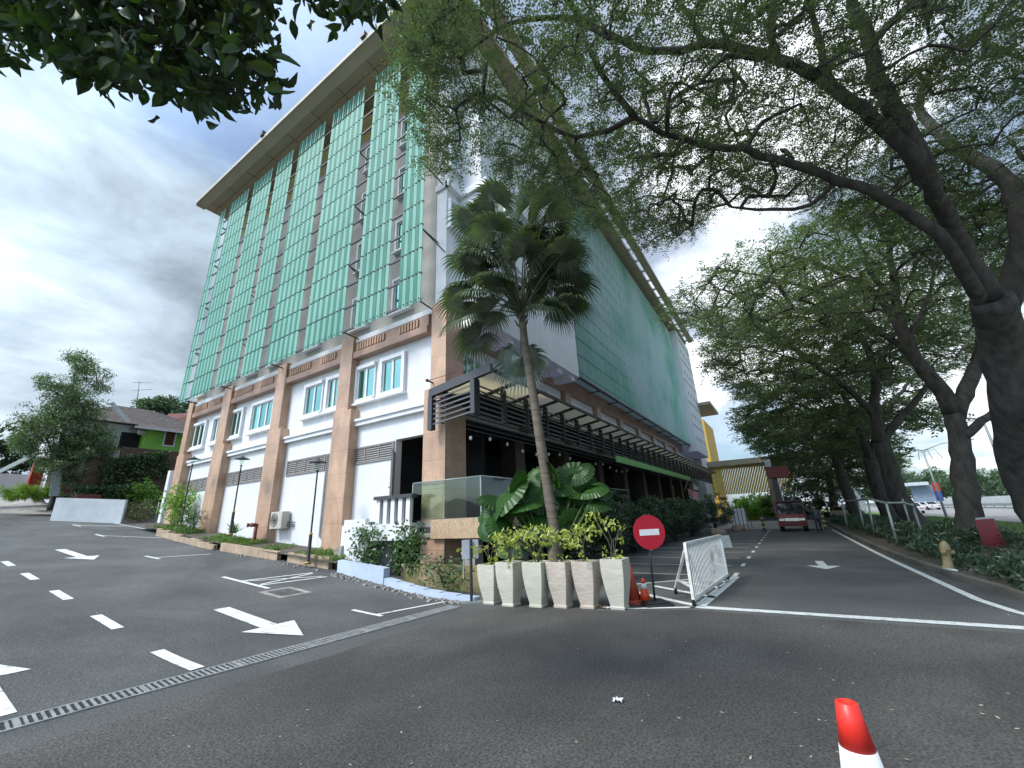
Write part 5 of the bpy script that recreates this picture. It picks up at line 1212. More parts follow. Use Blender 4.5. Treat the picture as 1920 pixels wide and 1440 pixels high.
for k in range(900):
    y = 12.8 + rs.random() * 16; x = 8.95 + rs.random() * 1.0
    if math.sin(y * 2.3) + math.sin(y * .9 + 2) < -.2: continue
    tuft.append((x, y, zg(8.5, y) + .34 + .05 * (x - 8.9)))
V, F = leaves_at(np.array(tuft), 9, (.12, .12, .10), .20, .022, 1.2, .1, -1.0)
tag(np_mesh('weeds', V, F, grassm), 'tufts of grass and weeds in the planter strip below the hotel wall', 'weeds', kind='stuff')

# ---------------------------------------------------------------- upper left: house, walls, tree
def ptY(px, py, Y): return ony(px, py, Y)
root = thing('house', 'two storey house with lime green and white walls and weathered tiled roofs', 'house')
Yh = 46.
def hbox(x0, x1, y0, y1, z0, z1, nm, m): b = MB(); b.box(x0, x1, y0, y1, z0, z1); return b.build(nm, m, root)
pL = lambda px, py: ony(px, py, Yh)
gx0, gx1 = pL(270, 830)[0], pL(350, 830)[0] + 3
zt, zb = pL(300, 806)[2], pL(310, 852)[2]
hbox(gx0, gx1, Yh, Yh + 7, zb - 3.5, zt + .1, 'green_wall', greenw)
wx0 = pL(150, 830)[0] - 1; hbox(wx0, gx0 - .02, Yh + 1.2, Yh + 7.5, zb - 3.5, zt + .3, 'white_wall', white)
b = MB(); b.box(wx0, gx1, Yh - 1.0, Yh - .2, zb - 3.6, zb - .55); b.build('lower_wall', brickm, root)
def slope(nm, pts, m): b = MB(); b.prism(pts, (0, 0, .12)); return b.build(nm, m, root)
# lean-to roof between the storeys, porch gable, main hip roof
slope('lower_roof', [(wx0 - .3, Yh - 1.6, zb - .55), (gx1, Yh - 1.6, zb - .75), (gx1, Yh - .02, zb + .02), (wx0 - .3, Yh + 1.15, zb + .25)], rooft)
b = MB(); b.box(wx0 - .3, gx1, Yh - 1.64, Yh - 1.6, zb - .85, zb - .52); b.build('gutter', whitet, root)
e0 = zt + .1
mx = (gx0 + gx1) / 2
b = MB(); b.add([(gx0 - 1.0, Yh - .6, e0 - .15), (gx1 + .6, Yh - .6, e0 - .15), (gx1 + .6, Yh + 3, e0 + 1.1), (gx0 + .8, Yh + 3, e0 + 1.1), (gx0 - 1.0, Yh + 3.5, e0 - .12)], [(0, 1, 2, 3), (0, 3, 4)]); b.build('porch_roof', rooft, root)
b = MB(); b.bar((gx0 - 1.0, Yh - .62, e0 - .2), (gx1 + .6, Yh - .62, e0 - .2), .05, .16); b.build('porch_fascia', whitet, root)
pk = ony(232, 762, Yh + 5); ex0 = ony(190, 806, Yh)[0]
b = MB(); zz = e0 + .25
A4 = [(wx0 - .8, Yh + .6, zz), (gx1 + 1, Yh + .6, zz), (gx1 + 1, Yh + 9.6, zz), (wx0 - .8, Yh + 9.6, zz)]; r0, r1 = (pk[0] - .4, Yh + 5, pk[2]), (pk[0] + 2.2, Yh + 5, pk[2])
b.add(A4 + [r0, r1], [(0, 1, 5, 4), (1, 2, 5), (2, 3, 4, 5), (3, 0, 4)]); b.build('main_roof', rooft, root)
b = MB(); b.bar((ony(207, 770, Yh)[0], Yh + .3, zz + 1.5), (ony(243, 797, Yh)[0], Yh + .3, zz + .05), .08, .3); b.build('white_verge', whitet, root)
wq = pL(318, 822); fo = MB(); fo.box(wq[0] - .45, wq[0] + .45, Yh - .06, Yh, wq[2] - .75, wq[2] + .75); wo = fo.build('window', whitet, root)
fo = MB(); fo.box(wq[0] - .34, wq[0] + .34, Yh - .08, Yh - .06, wq[2] - .62, wq[2] + .62); fo.build('pane', mat('brown_pane', (.10, .03, .02), None, 4, .2), wo)
hbox(gx0 - 1.35, gx0 - .06, Yh + 1.1, Yh + 1.2, zb + .2, zt - .35, 'doorway', darkint)
b = MB(); b.ball((gx0 - .35, Yh - .1, zt - .45), .32, 6, (1, .6, .8)); b.build('ac_unit', acm, root)
rebase(root)
root = thing('tv_antenna', 'thin television aerial standing on the house roof', 'antenna')
ab = ony(257, 756, Yh + 5); at = ony(261, 715, Yh + 5)
b = MB(); b.tube([ab, at], .035, 6)
b.build('mast', galv, root)
for i, (p, q) in enumerate((((249, 717), (281, 718)), ((243, 732), (285, 730)))):
    a, c_ = ony(*p, Yh + 5), ony(*q, Yh + 5); b = MB(); b.tube([a, c_], .025, 5)
    for k in range(7): m_ = a + (c_ - a) * (k + .5) / 7; b.tube([m_ - [0, .5, .1], m_ + [0, .5, .1]], .015, 4)
    b.build('boom', galv, root)
rebase(root)
# red roofed neighbour seen past the green wall
root = thing('distant_house', 'brown red roof just left of the hotel end, behind the green wall', 'house')
q0 = ony(305, 792, 54); q1 = ony(352, 775, 54); b = MB(); b.prism([(q0[0], 54, q0[2]), (q1[0] + 3, 54, q0[2] - .3), (q1[0] + 3, 58, q1[2] + 1.2), (q0[0] + 1.5, 58, q1[2] + .4)], (0, 0, .15)); b.build('roof', mat('red_tile_roof', (.20, .075, .055), (.14, .05, .04), 3, .9), root)
b = MB(); b.box(q0[0] + .5, q1[0] + 2.5, 54.5, 60, zg(9, 54), q0[2] - .2); b.build('wall', white, root); rebase(root)
# brick retaining wall with creepers
wy = 41.
l0, r0_ = ony(150, 870, wy), ony(318, 850, wy)
zb2 = zg(9, wy) - .3
b = MB(); b.box(l0[0], r0_[0] + 1.5, wy, wy + .3, zb2, l0[2] + .3); b.box(l0[0] + 2, r0_[0] + 1.5, wy + .02, wy + .28, l0[2] + .3, r0_[2] + .2)
tag(b.build('brick_wall', mat('dark_old_brick', (.16, .105, .075), (.085, .06, .045), 2.5, .95, .4, joints=(.24, .08, .012, 1.4))), 'dark old brick retaining wall overgrown with creepers', 'wall')
pts = []
for _ in range(420):
    u_ = rs.random(); x = 150 + 165 * u_; top = 868 - 22 * u_ if u_ > .25 else 905; y = top + abs(rs.normal()) * 26 + (0 if u_ > .3 else 10)
    pts.append(ony(x, min(y, 938), wy - .25 - .2 * rs.random()))
for _ in range(260):
    x = 140 + 150 * rs.random(); pts.append(ony(x, 912 + rs.random() * 24, wy - 1.2 * rs.random()))
shrub('creeper', 'dense dark creeper hanging over the old brick wall', 'creeper', pts, 22, (.35, .2, .28), .17, .10, leafmat('creeper_leaf', (.035, .075, .025), (.09, .16, .05), .3, .08), [([(l0[0] + 3, wy - .3, zb2), (l0[0] + 4, wy - .3, l0[2])], .04, .02), ([(r0_[0] - 1, wy - .3, zb2), (r0_[0] - 1.5, wy - .3, r0_[2])], .04, .02)], seed=91, flat=.9, base=(l0[0] + 3, wy - .3, zb2))
# low white wall
a = (ony(107, 930, 38.5)[0], 38.5); c_ = (ony(236, 938, 35.2)[0], 35.2)
b = MB(); zA, zC = zg(7, 38.5) - .4, zg(7, 35.2) - .4; tA, tC = ony(107, 933, 38.5)[2], ony(237, 937, 35.2)[2]
dn = unit(np.array([c_[0] - a[0], c_[1] - a[1], 0])); nn = np.array([-dn[1], dn[0], 0]) * .18
b.hexa([(a[0], a[1], zA), (c_[0], c_[1], zC), (c_[0] + nn[0], c_[1] + nn[1], zC), (a[0] + nn[0], a[1] + nn[1], zA)], [(a[0], a[1], tA), (c_[0], c_[1], tC), (c_[0] + nn[0], c_[1] + nn[1], tC), (a[0] + nn[0], a[1] + nn[1], tA)])
rebase(tag(b.build('white_wall', mat('stained_white_wall', (.62, .66, .68), (.50, .54, .55), .9, .8, .1)), 'low pale white wall at the top of the side road', 'wall'))
b = MB(); b.box(a[0] + 1, c_[0] - .3, 39.2, 39.5, tA - .4, tA + .28); rebase(tag(b.build('red_coping', mat('dull_red', (.22, .07, .06), None, 3, .9)), 'dull red coping behind the low white wall', 'coping'))
root = thing('chain_link_fence', 'leaning strip of rusty chain link fence between white wall and bush', 'fence')
f0, f1 = np.array([c_[0] + .1, 35.3, zg(9, 35) - .2]), np.array([c_[0] + 1.6, 34.8, zg(9, 35) - .2]); ht = 1.5
b = MB()
for k in range(-8, 12):
    for s_ in (1, -1):
        p = f0 + (f1 - f0) * (k / 10); q = p + (f1 - f0) * (s_ * 1.0) + np.array([0, 0, ht])
        t0, t1 = 0, 1
        ex = (f1 - f0)
        b.tube([p + (q - p) * max(0, min(1, (0 - k / 10) / s_ if s_ > 0 else (1 - k / 10) / s_)) , p + (q - p) * max(0, min(1, (1 - k / 10) / s_ if s_ > 0 else (0 - k / 10) / s_))], .008, 3)
b.build('mesh', rust, root); b = MB(); b.tube([f0, f0 + [0, 0, ht]], .03, 6); b.tube([f1, f1 + [0, 0, ht]], .03, 6); b.build('post', galv, root); rebase(root)
# white boundary wall end beside the hotel
b = MB(); q = ony(298, 900, 33.2); b.box(q[0] + .38, q[0] + .56, 32.8, 33.2, zg(9, 33) - .3, ony(298, 882, 33.2)[2]); rebase(tag(b.build('white_pier', white), 'narrow white pier against the far corner of the hotel', 'wall'))
# sheet gates and the red post at the far left
for (px0, px1, pyt, pyb, Y, lab, m) in ((92, 112, 878, 930, 41, 'pale grey sheet gate leaf ajar beside the leafy tree', mat('grey_sheet', (.42, .47, .47), (.33, .37, .37), 3, .5, stretch=(6, 6, .3))), (140, 155, 862, 892, 40.9, 'pale concrete gate slab leaning on the brick wall', concrete)):
    p = [ony(px0, pyb, Y), ony(px1, pyb, Y), ony(px1 + 5, pyt, Y), ony(px0 + 7, pyt + 8, Y)]; b = MB(); b.prism([tuple(v) for v in p], (0, .06, 0)); rebase(tag(b.build('gate_panel', m), lab, 'gate'))
q = ony(64, 903, 46); z0 = q[2]; root = thing('gate_pillar', 'bright red gate pillar at the far left driveway', 'pillar')
b = MB(); b.box(q[0] - .3, q[0] + .3, 45.7, 46.3, z0 - 1.0, z0 + 1.4); b.build('pillar', mat('bright_red_paint', (.50, .05, .03), None, 4, .6), root); b = MB(); b.ball((q[0], 46, z0 + 1.55), .28, 6); b.build('finial', whitet, root); rebase(root)
b = MB(); d_ = [ony(-60, 905, 60), ony(60, 905, 60), ony(110, 942, 44), ony(-60, 940, 46)]; d_[2][2] = zg(6, 44) - .05; d_[3][2] = zg(4, 46) - .05; b.add([tuple(p) for p in d_], [(0, 1, 2, 3)]); tag(b.build('driveway', concrete), kind='structure')
q = ony(55, 895, 48); b = MB(); b.box(q[0] - 4, q[0] + 1.2, 48, 48.3, q[2] - 1.5, q[2] + .2); rebase(tag(b.build('white_wall', whitet), 'low white roadside wall at the far left behind the red pillar', 'wall'))
p0, p1 = ony(0, 884, 47), ony(70, 850, 45); b = MB(); b.bar(p0, p1, .1, .3); rebase(tag(b.build('awning_edge', galv), 'sloping pale awning edge below the wispy tree', 'awning'))
q = ony(55, 918, 43.5); V, F = leaves_at(cloud((q[0], q[1], q[2] - .2), (1.5, .8, .55), 120, rs), 20, (.2, .2, .2), .35, .035, 1.2, .1, -.8); rebase(tag(np_mesh('grass_clump', V, F, leafmat('fresh_grass', (.12, .22, .03), (.24, .36, .06), .35, .04)), 'fresh green grass clump at the driveway corner', 'grass'))
# the wispy tree
rg_ = np.random.default_rng(55); Yt = 42.
tb_ = ony(108, 915, Yt); tb_[2] = zg(7, Yt) + .4
pts = []
for (x, y, sx, sy, k) in ((110, 860, 32, 18, 130), (150, 840, 30, 22, 140), (180, 815, 26, 18, 90), (70, 800, 26, 18, 90), (110, 790, 34, 24, 130), (160, 770, 26, 20, 80), (140, 730, 28, 18, 60), (160, 690, 22, 14, 44), (140, 672, 14, 8, 20), (80, 715, 12, 10, 18), (120, 745, 26, 16, 44), (200, 840, 14, 12, 34), (45, 830, 16, 14, 44), (190, 720, 12, 12, 22), (130, 890, 24, 14, 60)):
    for _ in range(k): pts.append(ony(x + rg_.normal() * sx * .7, y + rg_.normal() * sy * .7, Yt + rg_.normal() * 1.2))
lim = [([tb_, ony(112, 870, Yt), ony(118, 820, Yt), ony(128, 760, Yt), ony(142, 700, Yt), ony(150, 672, Yt)], .22, .03), ([ony(112, 870, Yt), ony(90, 830, Yt), ony(70, 800, Yt), ony(50, 790, Yt)], .1, .03), ([ony(118, 840, Yt), ony(150, 800, Yt), ony(175, 770, Yt)], .1, .03), ([ony(128, 760, Yt), ony(165, 720, Yt), ony(190, 690, Yt)], .05, .02)]
tree('wispy_tree', 'loose wispy tree in front of the house at the far left', lim, np.array(pts), 38, (.45, .45, .38), .22, .05, leafmat('wispy_leaf', (.04, .085, .03), (.11, .17, .07), .38, .08), None, 56, tb_, .9, .012, cat='tree', hang=.3)
for (px, py, Y, r, lab, sd) in ((15, 850, 70, (6, 3, 3.2), 'dark rounded tree at the left edge beyond the driveway', 1), (310, 775, 66, (3.2, 3, 2.2), 'leafy treetop behind the house near the hotel corner', 2)):
    q = ony(px, py, Y); base = np.array([q[0], Y, zg(5, Y)])
    tree('background_tree', lab, [([base, (base + q) / 2, q], .25, .1)], cloud(q, r, 170, rg_), 46, (.8, .8, .5), .40, .2, leaf_bg if sd == 2 else leafmat('dark_bg_leaf', (.02, .045, .02), (.05, .09, .035), .3, .05), None, 60 + sd, base, .8, .02)

# ---------------------------------------------------------------- the drive's far end: screen, gate, truck
root = thing('yellow_screen_wall', 'yellow slatted screen wall under a flat tan roof slab', 'screen wall')
XS_ = 66.
def sx_(px, py): return onx(px, py, XS_)
tl, tr_, bl = sx_(1322, 868), sx_(1462, 853), sx_(1345, 930)
b = MB(); b.box(XS_ - .8, XS_ + 5, -3.5, tl[1] + 4, tl[2] - .75, tl[2]); b.build('roof_slab', soffit, root)
b = MB(); k = 0; yb = -.5; zlo, zhi = bl[2] + .1, tl[2] - .75
while yb < tl[1] + 1.2:
    b.bar((XS_, yb - 1.6, zhi), (XS_, yb, zlo), .235, .09, up=(1, 0, 0)); yb += .31

b.build('slats', yellowm, root)
b = MB(); b.box(XS_ + .3, XS_ + .5, 8.3, tl[1] + 4, 3.2, zhi); b.build('panel', yellowb, root)
for yy in (1.15, 9.6):
    b = MB(); b.box(XS_ - .1, XS_ + .7, yy - .45, yy + .45, 0, zhi); b.build('pillar', mat('brown_pillar', (.26, .21, .15), (.20, .16, .12), 1, .8), root)
rebase(root)
root = thing('yellow_building', 'tall yellow building behind the hotel end', 'building')
q0, q1 = onx(1313, 790, 80), onx(1332, 868, 80); b = MB(); b.box(80, 92, q1[1] - .2, q1[1] + 14, 0, onx(1318, 786, 80)[2]); b.build('wall', yellowb, root)
for k in range(4): b = MB(); b.box(79.9, 80, q1[1] + .6, q1[1] + 1.6, 9.2 + 2.1 * k, 10.2 + 2.1 * k); b.build('window', mat('amber_pane', (.30, .16, .03), None, 3, .3), root)
rebase(root)
root = thing('mesh_gate', 'white panelled railing gate at the end of the parking bays', 'gate')
g0 = onx(1380, 992, 44); g1 = onx(1404, 990, 44)
b = MB(); b.box(44, 44.05, g1[1], g0[1], .35, 1.75); b.build('panel', whitesign, root)
b = MB()
for k in range(6): y = g1[1] - .3 + (g0[1] - g1[1] + .5) * k / 5; b.box(43.96, 44.0, y, y + .05, 0, 2.2)
b.build('bars', black, root); rebase(root)
bush_i = 0
for (px, py, X, r, lm, lab) in ((1410, 955, 78, (3, 3.2, 2.4), leaf_bg, 'grey green bushes behind the yellow screen pillar'), (1425, 962, 74, (2, 3.2, 1.9), leaf_lime, 'bright green bushes under the yellow screen'), (1470, 955, 74, (2, 3, 2.6), leaf_bg, 'bushes behind the striped outrigger leg'), (1530, 950, 72, (2, 4, 3.4), leaf_hedge, 'dark bushes filling the gap behind the truck')):
    q = onx(px, py, X); q[2] = max(1.6, q[2]); bush_i += 1
    shrub('bush', lab, 'bush', cloud(q, r, 130, rs, .3), 34, (.6, .6, .5), .36, .18, lm, [([(q[0], q[1], 0), (q[0], q[1], q[2])], .1, .05)], seed=300 + bush_i, base=(q[0], q[1], 0))
for (px, py, X, r, lab) in ((1345, 990, 33, .55, 'pale rounded boulder at the end of the dark shrubs'), (1385, 1003, 39, .5, 'flat boulder beside the white gate')):
    q = onx(px, py, X); rock(lab, q[0], q[1], 0, r, mat('tan_rock', (.42, .30, .22), (.3, .22, .16), 3, .9, .4), 'boulder', 'rock')
# truck facing the camera
TX, TY = 36.6, -.05
root = thing('crane_truck', 'dark red crane truck with striped outrigger legs out on both sides', 'truck')
hw = .86
b = MB(); 
sec = [(0, .42), (-.02, .95), (.06, 1.15), (.55, 1.95), (.75, 2.02), (1.9, 2.02), (1.9, .42)]
b.prism([(TX + x, TY - hw, z) for x, z in sec], (0, 2 * hw, 0)); b.build('cab', redtrk, root, .05)
b = MB(); b.hexa([(TX + .075, TY - .82, 1.19), (TX + .09, TY - .82, 1.19), (TX + .09, TY + .82, 1.19), (TX + .075, TY + .82, 1.19)], [(TX + .53, TY - .78, 1.93), (TX + .55, TY - .78, 1.95), (TX + .55, TY + .78, 1.95), (TX + .53, TY + .78, 1.93)]); b.build('windscreen', carglass, root)
for s_ in (-1, 1):
    b = MB(); b.hexa([(TX + .35, TY + s_ * (hw + .004), 1.2), (TX + 1.5, TY + s_ * (hw + .004), 1.2), (TX + 1.5, TY + s_ * (hw + .008), 1.2), (TX + .35, TY + s_ * (hw + .008), 1.2)], [(TX + .68, TY + s_ * (hw + .004), 1.85), (TX + 1.5, TY + s_ * (hw + .004), 1.85), (TX + 1.5, TY + s_ * (hw + .008), 1.85), (TX + .68, TY + s_ * (hw + .008), 1.85)]); b.build('side_window', carglass, root)
    b = MB(); b.box(TX - .045, TX, TY + s_ * .48, TY + s_ * .78, .74, .90); b.build('headlight', chrome, root)
    b = MB(); b.box(TX + .15, TX + .2, TY + s_ * (hw + .08), TY + s_ * (hw + .26), 1.35, 1.75); b.bar((TX + .2, TY + s_ * hw, 1.7), (TX + .18, TY + s_ * (hw + .1), 1.7), .03); b.build('mirror', black, root)
    for wx in (.75, 3.6):
        w_ = MB(); w_.tube([(TX + wx, TY + s_ * (hw - .26), .38), (TX + wx, TY + s_ * hw, .38)], .38, 18); wo = w_.build('wheel', rubber, root)
        w_ = MB(); w_.tube([(TX + wx, TY + s_ * (hw - .02), .38), (TX + wx, TY + s_ * (hw + .01), .38)], .2, 14); w_.build('rim', cargrey, wo)
b = MB(); b.box(TX + .6, TX + 1.9, TY - .8, TY + .8, 2.02, 2.14); b.build('dark_cab_top', black, root)  # black box added to stand in for the shadow on the cab roof
b = MB(); b.box(TX - .06, TX - .005, TY - .45, TY + .45, .72, .92); b.build('grille', chrome, root)
b = MB(); b.box(TX - .1, TX + .02, TY - hw - .02, TY + hw + .02, .36, .58); b.build('bumper', mat('bumper_dark_red', (.13, .012, .015), None, 4, .5), root)
b = MB(); b.box(TX - .104, TX - .1, TY - .26, TY + .26, .42, .54); b.build('number_plate', black, root)
b = MB(); b.box(TX + 2.0, TX + 5.4, TY - hw, TY + hw, .75, .95); b.box(TX + 2.9, TX + 5.4, TY + hw - .05, TY + hw, .95, 1.35); b.box(TX + 2.9, TX + 5.4, TY - hw, TY - hw + .05, .95, 1.35); b.build('flatbed', redtrk, root)
for s_, ex in ((1, 1.0), (-1, .95)):
    b = MB(); b.box(TX + 2.1, TX + 2.4, TY + s_ * hw, TY + s_ * (hw + ex), .74, 1.0); b.build('outrigger_beam', black, root)
    b = MB()
    for k in range(7): b.box(TX + 2.08, TX + 2.3, TY + s_ * (hw + ex), TY + s_ * (hw + ex + .2), .05 + k * .16, .05 + k * .16 + .16, k % 2)
    b.box(TX + 2.0, TX + 2.4, TY + s_ * (hw + ex - .1), TY + s_ * (hw + ex + .3), 0, .05); b.build('outrigger_leg', [black, mat('hazard_yellow', (.45, .33, .12), None, 4, .6)], root)
b = MB(); b.box(TX + 2.1, TX + 2.5, TY + .25, TY + .7, .95, 3.9); b.build('crane_column', darkgrey, root)
b = MB(); b.box(TX + 1.9, TX + 2.6, TY - .55, TY + .95, 3.9, 4.75); b.build('crane_housing', mat('crane_red', (.26, .05, .045), None, 3, .5), root)
b = MB(); b.box(TX + 2.0, TX + 2.4, TY + .5, TY + .92, 4.77, 5.35); b.build('crane_tank', whitet, root)
b = MB(); b.tube([(TX + 2.1, TY + .2, .95), (TX + 2.1, TY + .3, 3.9)], .035, 6); b.build('crane_hose', whitet, root)
rebase(root, (TX, TY, 0))
# person walking past the truck
pp = onz(1526, 1000); me = bpy.data.meshes.new('person')
J = {'pel': (0, 0, .92), 'sp': (0, 0, 1.15), 'ch': (.02, 0, 1.36), 'nk': (.02, 0, 1.50), 'hd': (.03, 0, 1.60), 'ht': (.03, 0, 1.70), 'lh': (0, .09, .88), 'lk': (-.12, .10, .50), 'la': (-.02, .10, .08), 'lt': (-.2, .11, .04), 'rh': (0, -.09, .88), 'rk': (.05, -.10, .48), 'ra': (.28, -.10, .10), 'rt': (.12, -.11, .04),
     'ls': (.02, .18, 1.40), 'le': (.10, .24, 1.14), 'lw': (0, .24, .92), 'lf': (-.05, .24, .84), 'rs': (.02, -.18, 1.40), 're': (-.04, -.24, 1.14), 'rw': (-.14, -.24, .94), 'rf': (-.18, -.24, .86)}
RR = {'pel': .13, 'sp': .12, 'ch': .14, 'nk': .055, 'hd': .088, 'ht': .075, 'lh': .095, 'lk': .062, 'la': .042, 'lt': .04, 'rh': .095, 'rk': .062, 'ra': .042, 'rt': .04, 'ls': .06, 'le': .045, 'lw': .033, 'lf': .035, 'rs': .06, 're': .045, 'rw': .033, 'rf': .035}
kk = list(J); ed = [('pel', 'sp'), ('sp', 'ch'), ('ch', 'nk'), ('nk', 'hd'), ('hd', 'ht'), ('pel', 'lh'), ('lh', 'lk'), ('lk', 'la'), ('la', 'lt'), ('pel', 'rh'), ('rh', 'rk'), ('rk', 'ra'), ('ra', 'rt'), ('ch', 'ls'), ('ls', 'le'), ('le', 'lw'), ('lw', 'lf'), ('ch', 'rs'), ('rs', 're'), ('re', 'rw'), ('rw', 'rf')]
me.from_pydata([J[k] for k in kk], [(kk.index(a), kk.index(b_)) for a, b_ in ed], [])
po = bpy.data.objects.new('person', me); COL.objects.link(po); po.location = (pp[0], pp[1] - .35, 0)
sk = po.modifiers.new('skin', 'SKIN')
for k, v in zip(kk, me.skin_vertices[0].data): v.radius = (RR[k], RR[k]); v.use_root = (k == 'pel')
po.modifiers.new('sub', 'SUBSURF').levels = 1; po.modifiers['sub'].render_levels = 2
pm = bpy.data.materials.new('person_clothing'); pm.use_nodes = True; t_ = pm.node_tree; tcn = t_.nodes.new('ShaderNodeTexCoord'); sp_ = t_.nodes.new('ShaderNodeSeparateXYZ'); rp_ = t_.nodes.new('ShaderNodeValToRGB'); dv_ = t_.nodes.new('ShaderNodeMath'); dv_.operation = 'DIVIDE'; dv_.inputs[1].default_value = 1.8
t_.links.new(tcn.outputs['Object'], sp_.inputs[0]); t_.links.new(sp_.outputs[2], dv_.inputs[0]); t_.links.new(dv_.outputs[0], rp_.inputs[0]); t_.links.new(rp_.outputs[0], t_.nodes['Principled BSDF'].inputs['Base Color'])
rp_.color_ramp.interpolation = 'CONSTANT'; el = rp_.color_ramp.elements; el[0].color = (.02, .02, .025, 1); el[1].position = .53; el[1].color = (.045, .05, .06, 1); e3 = el.new(.845); e3.color = (.30, .18, .12, 1)
me.materials.append(pm); tag(po, 'person in dark clothes walking beside the truck', 'person')
hm = MB(); hm.ball((.045, 0, 1.685), .093, 7, (1, .92, .85)); hm.v = [v for v in hm.v]; ho = hm.build('hair', hairm, po)

# ---------------------------------------------------------------- right verge
q = onz(1757, 1075); root = thing('fire_hydrant', 'faded yellow hydrant leaning at the kerb below the pipe frame', 'hydrant', (q[0] + .05, q[1] - .25, .1)); root.rotation_euler = (rad(6), rad(-4), rad(30))
b = MB(); b.lathe([(.13, 0), (.13, .04), (.095, .06), (.085, .42), (.11, .44), (.11, .47), (.10, .50), (.085, .58), (.04, .64), (.02, .66)], 16); b.build('barrel', yhyd, root)
for a in (0, 2.1, 4.2): b = MB(); b.tube([(0, 0, .40), (math.cos(a) * .16, math.sin(a) * .16, .40)], [.045, .055], 10); b.build('outlet', rust if a == 0 else yhyd, root)
root = thing('pipe_frame', 'galvanised pipe frame of slanting posts and bent rail on the verge', 'pipe frame')
tops = []
for (bx, by, tx, ty, X) in ((1736, 1022, 1710, 944, 24.0), (1686, 1030, 1662, 945, 22.3), (1640, 1004, 1626, 935, 29), (1622, 998, 1608, 938, 31), (1588, 985, 1578, 940, 37), (1700, 965, 1692, 935, 30)):
    a_, t_p = onx(bx, by, X), onx(tx, ty, X); a_[2] = max(.1, a_[2]); b = MB(); b.tube([(a_[0], a_[1], .05), t_p], .045, 8); b.build('post', galv, root); tops.append(t_p)
b = MB(); b.tube([tops[3], tops[2], tops[1] + [0, 0, .05], tops[1] + [.6, -.6, .02], tops[0] + [0, 0, -.1]], .05, 8); b.tube([tops[4], tops[3]], .045, 8); b.build('rail', galv, root); rebase(root)
q0, q1, q2, q3 = onx(1847, 1037, 21.2), onx(1889, 1030, 21.9), onx(1866, 973, 21.9), onx(1832, 976, 21.2)
root = thing('red_box_panel', 'dull red tapered box with a pale top beside the second trunk', 'red box')
b = MB(); lo = [Vector((21.03, -5.25, .02)), Vector((21.95, -6.02, .02)), Vector((22.25, -6.11, .02)), Vector((21.33, -5.34, .02))]
b.hexa([tuple(v) for v in lo][::-1], [tuple(v + Vector((0, 0, onx(1832, 976, 21.03)[2])) + (Vector((21.6, -5.68, .02)) - v) * .10) for v in lo][::-1]); b.build('box', bin_red, root)
b = MB(); up_ = [v + Vector((0, 0, onx(1832, 976, 21.03)[2] + .005)) + (Vector((21.6, -5.68, .02)) - v) * .20 for v in lo]; b.hexa([tuple(v) for v in up_][::-1], [tuple(v + Vector((0, 0, .05))) for v in up_][::-1]); b.build('lid', whitesign, root); rebase(root)
# shrubs on the verge
pts = []
for k in range(1500):
    x = 11.5 + (rs.random() ** 1.3) * 42; w_ = 1.0 + min(2.3, (x - 11) * .25); y = -3.15 - .05 * (x < 14) - rs.random() * w_ - .2; hid = 13.5 < x < 21.9 and abs(y / x + .262) < .045
    if hid and rs.random() < .75: continue
    pts.append((x, y, .12 + (.10 if hid else 1) * rs.random() * (.30 + .35 * rs.random()) * min(1, .35 + (-3.0 - y) * .8)))
V, F = leaves_at(np.array(pts), 40, (.30, .30, .16), .20, .04, 1.0, .12, -.35)
tag(np_mesh('verge_planting', V, F, leafmat('verge_leaf', (.028, .06, .030), (.075, .125, .06), .3, .10, .4)), 'low dark green ground cover along the right verge', 'ground cover', kind='stuff')
pts = rs.uniform([12, -12.3, .1], [60, -6.2, .12], size=(5000, 3)); V, F = leaves_at(pts, 5, (.2, .2, .03), .16, .015, 1.4, 0, -1.2)
tag(np_mesh('lawn_grass', V, F, grassm), 'short grass on the strip beside the main road', 'grass', kind='stuff')
q = onz(1720, 1053); b = MB(); b.tube([onz(1717, 1053, .02), onz(1742, 1050, .02)], .025, 6); rebase(tag(b.build('white_stick', whiteref), 'short white stick lying at the kerb by the hydrant', 'stick'))
b = MB(); b.tube([onz(1768, 1066, .15), onz(1795, 1070, .15)], .025, 6); rebase(tag(b.build('white_stick', whiteref), 'short white stick in the planting right of the hydrant', 'stick'))
# ---------------------------------------------------------------- far side of the main road
b = MB(); b.box(30, 400, -28.6, -28.4, .35, .75); 
for k in range(60): b.box(30 + k * 4, 30.1 + k * 4, -28.55, -28.45, 0, .7)
rebase(tag(b.build('crash_barrier', galv), 'grey crash barrier along the middle of the main road', 'barrier'))
def car(loc, rz, paintm, label):
    r = thing('parked_car', label, 'car', loc, 'cars on the main road', rz)
    b = MB(); b.prism([(x, -.85, z) for x, z in ((-2.1, .35), (-2.1, .85), (-1.5, .95), (-.9, 1.42), (.7, 1.45), (1.5, .95), (2.1, .85), (2.1, .35))], (0, 1.7, 0)); b.build('body', paintm, r, .06)
    b = MB(); b.prism([(x, -.86, z) for x, z in ((-1.35, .97), (-.85, 1.36), (.65, 1.38), (1.3, .97))], (0, 1.72, 0)); b.build('side_window', carglass, r)
    b = MB(); b.hexa([(-1.53, -.7, .96), (-1.5, -.7, .96), (-1.5, .7, .96), (-1.53, .7, .96)], [(-.95, -.62, 1.4), (-.92, -.62, 1.4), (-.92, .62, 1.4), (-.95, .62, 1.4)]); b.build('windscreen', carglass, r)
    for x in (-1.3, 1.3):
        for y in (-.87, .67): b = MB(); b.tube([(x, y, .32), (x, y + .2, .32)], .32, 14); b.build('wheel', rubber, r)
    for y in (-.7, .4): b = MB(); b.box(-2.13, -2.09, y, y + .3, .62, .78); b.build('headlight', redfl, r)
    return r
